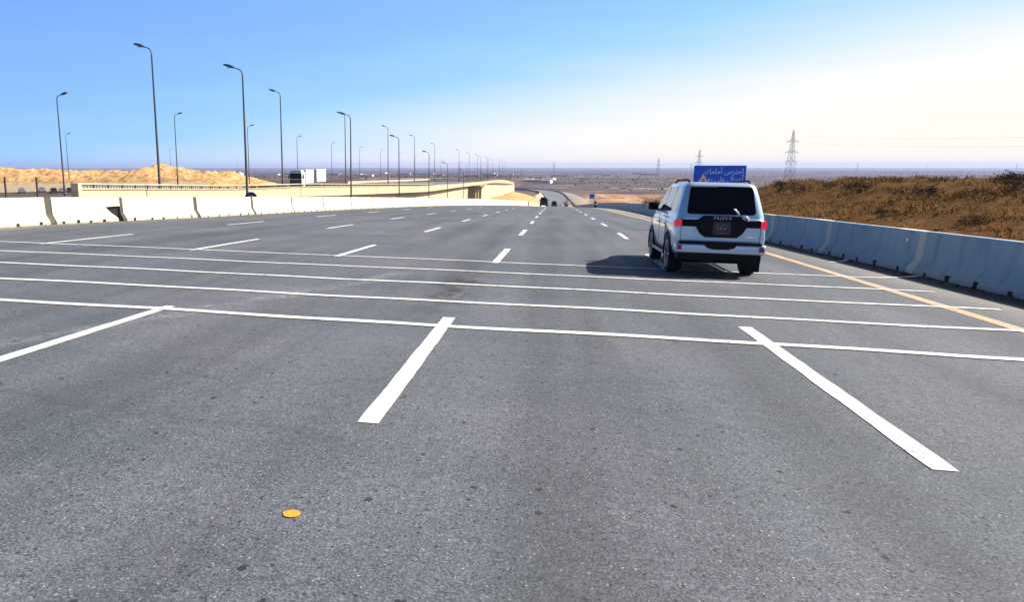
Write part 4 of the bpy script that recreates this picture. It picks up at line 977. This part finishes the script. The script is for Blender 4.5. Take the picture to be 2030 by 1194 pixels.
# dark groves on the plain: nobody could count them
mb = MB(); rg = random.Random(9)
for k in range(2600):
    d = 700*math.exp(rg.random()*2.2); px = rg.uniform(-200, 2300); x = bx_(px, d)
    if abs(x) < 60 and d < 900: continue
    z = gz(x, d); s = rg.uniform(.8, 2.4)*(1+d/2500)
    for q in range(12):
        c = Vector((x+rg.gauss(0, s*9), d+rg.gauss(0, s*12), z+rg.uniform(.05, .3)*s*.4)); a = s*rg.uniform(.15, .42)
        n1 = Vector((rg.gauss(0, 1), rg.gauss(0, 1), rg.gauss(0, .6))).normalized(); u = n1.orthogonal().normalized()*a; w = n1.cross(u).normalized()*a*.8
        mb.add([c-u-w, c+u-w, c+u*.7+w, c-u*.7+w], [(0, 1, 2, 3)])
o = mb.build('distant_scrub', M['shrubleaf']); tag(o, kind='stuff')

# ------------------------------------------------------------------ bank vegetation
def tuft(mb, x, y, z, h, n, rg, spread=.35):
    for _ in range(n):
        a = rg.uniform(0, 2*PI); r = rg.uniform(0, spread); lean = rg.uniform(.3, 2.0)*h*.9; w = rg.uniform(.005, .013)*(1+h)
        bx, by = x+r*math.cos(a), y+r*math.sin(a); a2 = a+rg.gauss(0, .6); tx, ty = bx+lean*math.cos(a2), by+lean*math.sin(a2); hh = h*rg.uniform(.5, 1.1); p = a2+PI/2
        mx, my, mz = (bx*.5+tx*.5), (by*.5+ty*.5), z+hh*.62
        mb.add([(bx-w*math.cos(p), by-w*math.sin(p), z-.08), (bx+w*math.cos(p), by+w*math.sin(p), z-.08), (mx+w*math.cos(p), my+w*math.sin(p), mz), (tx, ty, z+hh), (mx-w*math.cos(p), my-w*math.sin(p), mz)], [(0, 1, 2, 3, 4)])
rg = random.Random(21); mb = MB()
for k in range(9500):
    y = 9+100*rg.random()**1.35; x = RW(y)+.6+rg.random()**.8*26
    if fbm(x*.16, y*.16, 31)+rg.uniform(-.35, .35) < -.38: continue
    if k % 5 < 2: tuft(mb, x, y, gz(x, y), rg.uniform(.07, .24)*(1+.3*(y > 30)), 16, rg, .42+.008*y); continue
    z = gz(x, y); rr = rg.uniform(.12, .42); hh = rr*rg.uniform(.5, 1.0)
    for q in range(26):
        a = rg.uniform(0, 2*PI); e = rg.random(); w0 = rr*math.sqrt(e); c = Vector((x+w0*math.cos(a), y+w0*math.sin(a), z-.03+hh*rg.random()*math.sqrt(1-e*.9)))
        n1 = Vector((rg.gauss(0, 1), rg.gauss(0, 1), rg.gauss(0, 1))).normalized(); q_ = rg.uniform(.018, .05); u = n1.orthogonal().normalized()*q_; w = n1.cross(u).normalized()*q_*.45
        mb.add([c-u, c+w, c+u, c-w], [(0, 1, 2, 3)])
o = mb.build('dry_brush', M['drybrush']); tag(o, kind='stuff')
def make_shrub(name, mat, Rr, H, seed, leaves=1100):
    rg = random.Random(seed); root = empty(name); mb = MB(); cl = [(Vector((rg.gauss(0, Rr*.42), rg.gauss(0, Rr*.42), H*rg.uniform(.35, .8))), Rr*rg.uniform(.25, .5)) for _ in range(9)]
    for c, r in cl:
        for _ in range(leaves//9):
            d = Vector((rg.gauss(0, 1), rg.gauss(0, 1), rg.gauss(0, .8))); d.normalize(); p = c+d*r*rg.random()**.45
            if p.z < .02: p.z = .02+rg.random()*.1
            n1 = (d+Vector((rg.gauss(0, .5), rg.gauss(0, .5), rg.gauss(0, .5)))).normalized(); s = rg.uniform(.03, .075); u = n1.orthogonal().normalized()*s; w = n1.cross(u).normalized()*s*.55
            mb.add([p-u, p+w, p+u, p-w], [(0, 1, 2, 3)])
    mb.build('foliage', mat, root); mb = MB()
    for c, r in cl: mb.tube([(0, 0, -.1), (c.x*.4, c.y*.4, c.z*.5), tuple(c)], [.03, .02, .008], 5)
    mb.build('stem', M['twig'], root); return root
shr = make_shrub('desert_shrub', M['shrubleaf'], 1.0, 1.1, 3); shr2 = make_shrub('desert_shrub', M['shrubleaf'], 1.3, .9, 8)
for i, (px, d, s, lb) in enumerate([(1552, 62, 1.3, 'dark round shrub on the bank just right of the silver car, nearest the tall pylon'), (1588, 58, 1.1, 'second dark shrub on the bank crest right of the tall pylon'), (1705, 50, 1.3, 'broad dark shrub on the middle of the bank crest'), (1805, 42, 1.2, 'dark shrub on the highest hump of the bank'), (1848, 40, 1.0, 'small dark shrub beside the highest hump of the bank'), (1925, 37, .8, 'low dark shrub toward the right end of the bank crest'), (2015, 33, 1.0, 'dark shrub at the right-hand edge of the bank crest'), (1650, 55, .8, 'small low shrub between the pylon and the broad shrub'), (1760, 34, .7, 'low shrub halfway up the bank slope'), (1960, 28, .7, 'low shrub halfway up the bank near the right edge')]):
    src = shr if i % 2 == 0 else shr2; o = src if i < 2 else copy_tree(src)
    ca = camo.matrix_world; ang = (px-812)/1466
    # ray in plan
    dx, dy = math.cos(YAW)*ang-math.sin(YAW), math.sin(YAW)*ang+math.cos(YAW)*1.0
    # distance along the ground at the horizon line (unit forward = cos pitch)
    fx = -math.sin(YAW)*(1466*math.cos(PITCH)+265*math.sin(PITCH))+math.cos(YAW)*(px-812); fy = math.cos(YAW)*(1466*math.cos(PITCH)+265*math.sin(PITCH))+math.sin(YAW)*(px-812)
    X = fx/fy*d; o.location = (X, d, gz(X, d)-.1); o.scale = (s*.75, s*.75, s*.62); o.rotation_euler = (0, 0, rg.uniform(0, 6)); tag(o, lb, 'shrub', 'dark shrubs along the bank')
gs = make_shrub('green_shrub', M['greenleaf'], 1.3, 1.2, 13)
for i, (X, Y, s, lb) in enumerate([(10.6, 78, 1.2, 'olive green bush behind the barrier, left of the silver car mirror'), (11.2, 86, 1.3, 'yellow-green bush behind the barrier, middle of the three'), (12.0, 98, 1.1, 'far small green bush behind the barrier')]):
    o = gs if i == 0 else copy_tree(gs); o.location = (X, Y, gz(X, Y)); o.scale = (s, s, s); o.rotation_euler = (0, 0, i*2.); tag(o, lb, 'shrub', 'green bushes behind the grey barrier')
# grit and small stones gathered at the foot of the barriers
mb = MB(); rg = random.Random(4)
for k in range(1500):
    y = 6+60*rg.random()**1.5
    if rg.random() < .62: x = RW(y)-.32-abs(rg.gauss(0, .22))
    else: x = LW(y)+.32+abs(rg.gauss(0, .2)); y = max(y, 14)
    s = rg.uniform(.008, .028); z = zr(x, y)
    mb.add([(x-s, y-s*.8, z), (x+s, y-s*.6, z), (x+s*.7, y+s, z), (x-s*.8, y+s*.7, z), (x+rg.uniform(-.3, .3)*s, y, z+s*1.1)], [(0, 1, 4), (1, 2, 4), (2, 3, 4), (3, 0, 4)])
o = mb.build('grit', M['verge']); tag(o, kind='stuff')

# ------------------------------------------------------------------ haze
mb = MB(); mb.box(-9500, 9500, -500, 9500, -60, 42)
hz = N('haze_air'); hz.t.nodes.remove(hz.b); pv = hz.t.nodes.new('ShaderNodeVolumePrincipled'); pv.inputs['Color'].default_value = (.50, .60, .96, 1); pv.inputs['Density'].default_value = 1.25e-4; pv.inputs['Anisotropy'].default_value = .2
hz.t.links.new(pv.outputs[0], hz.t.nodes['Material Output'].inputs['Volume'])
o = mb.build('haze', hz.m); tag(o, kind='stuff')
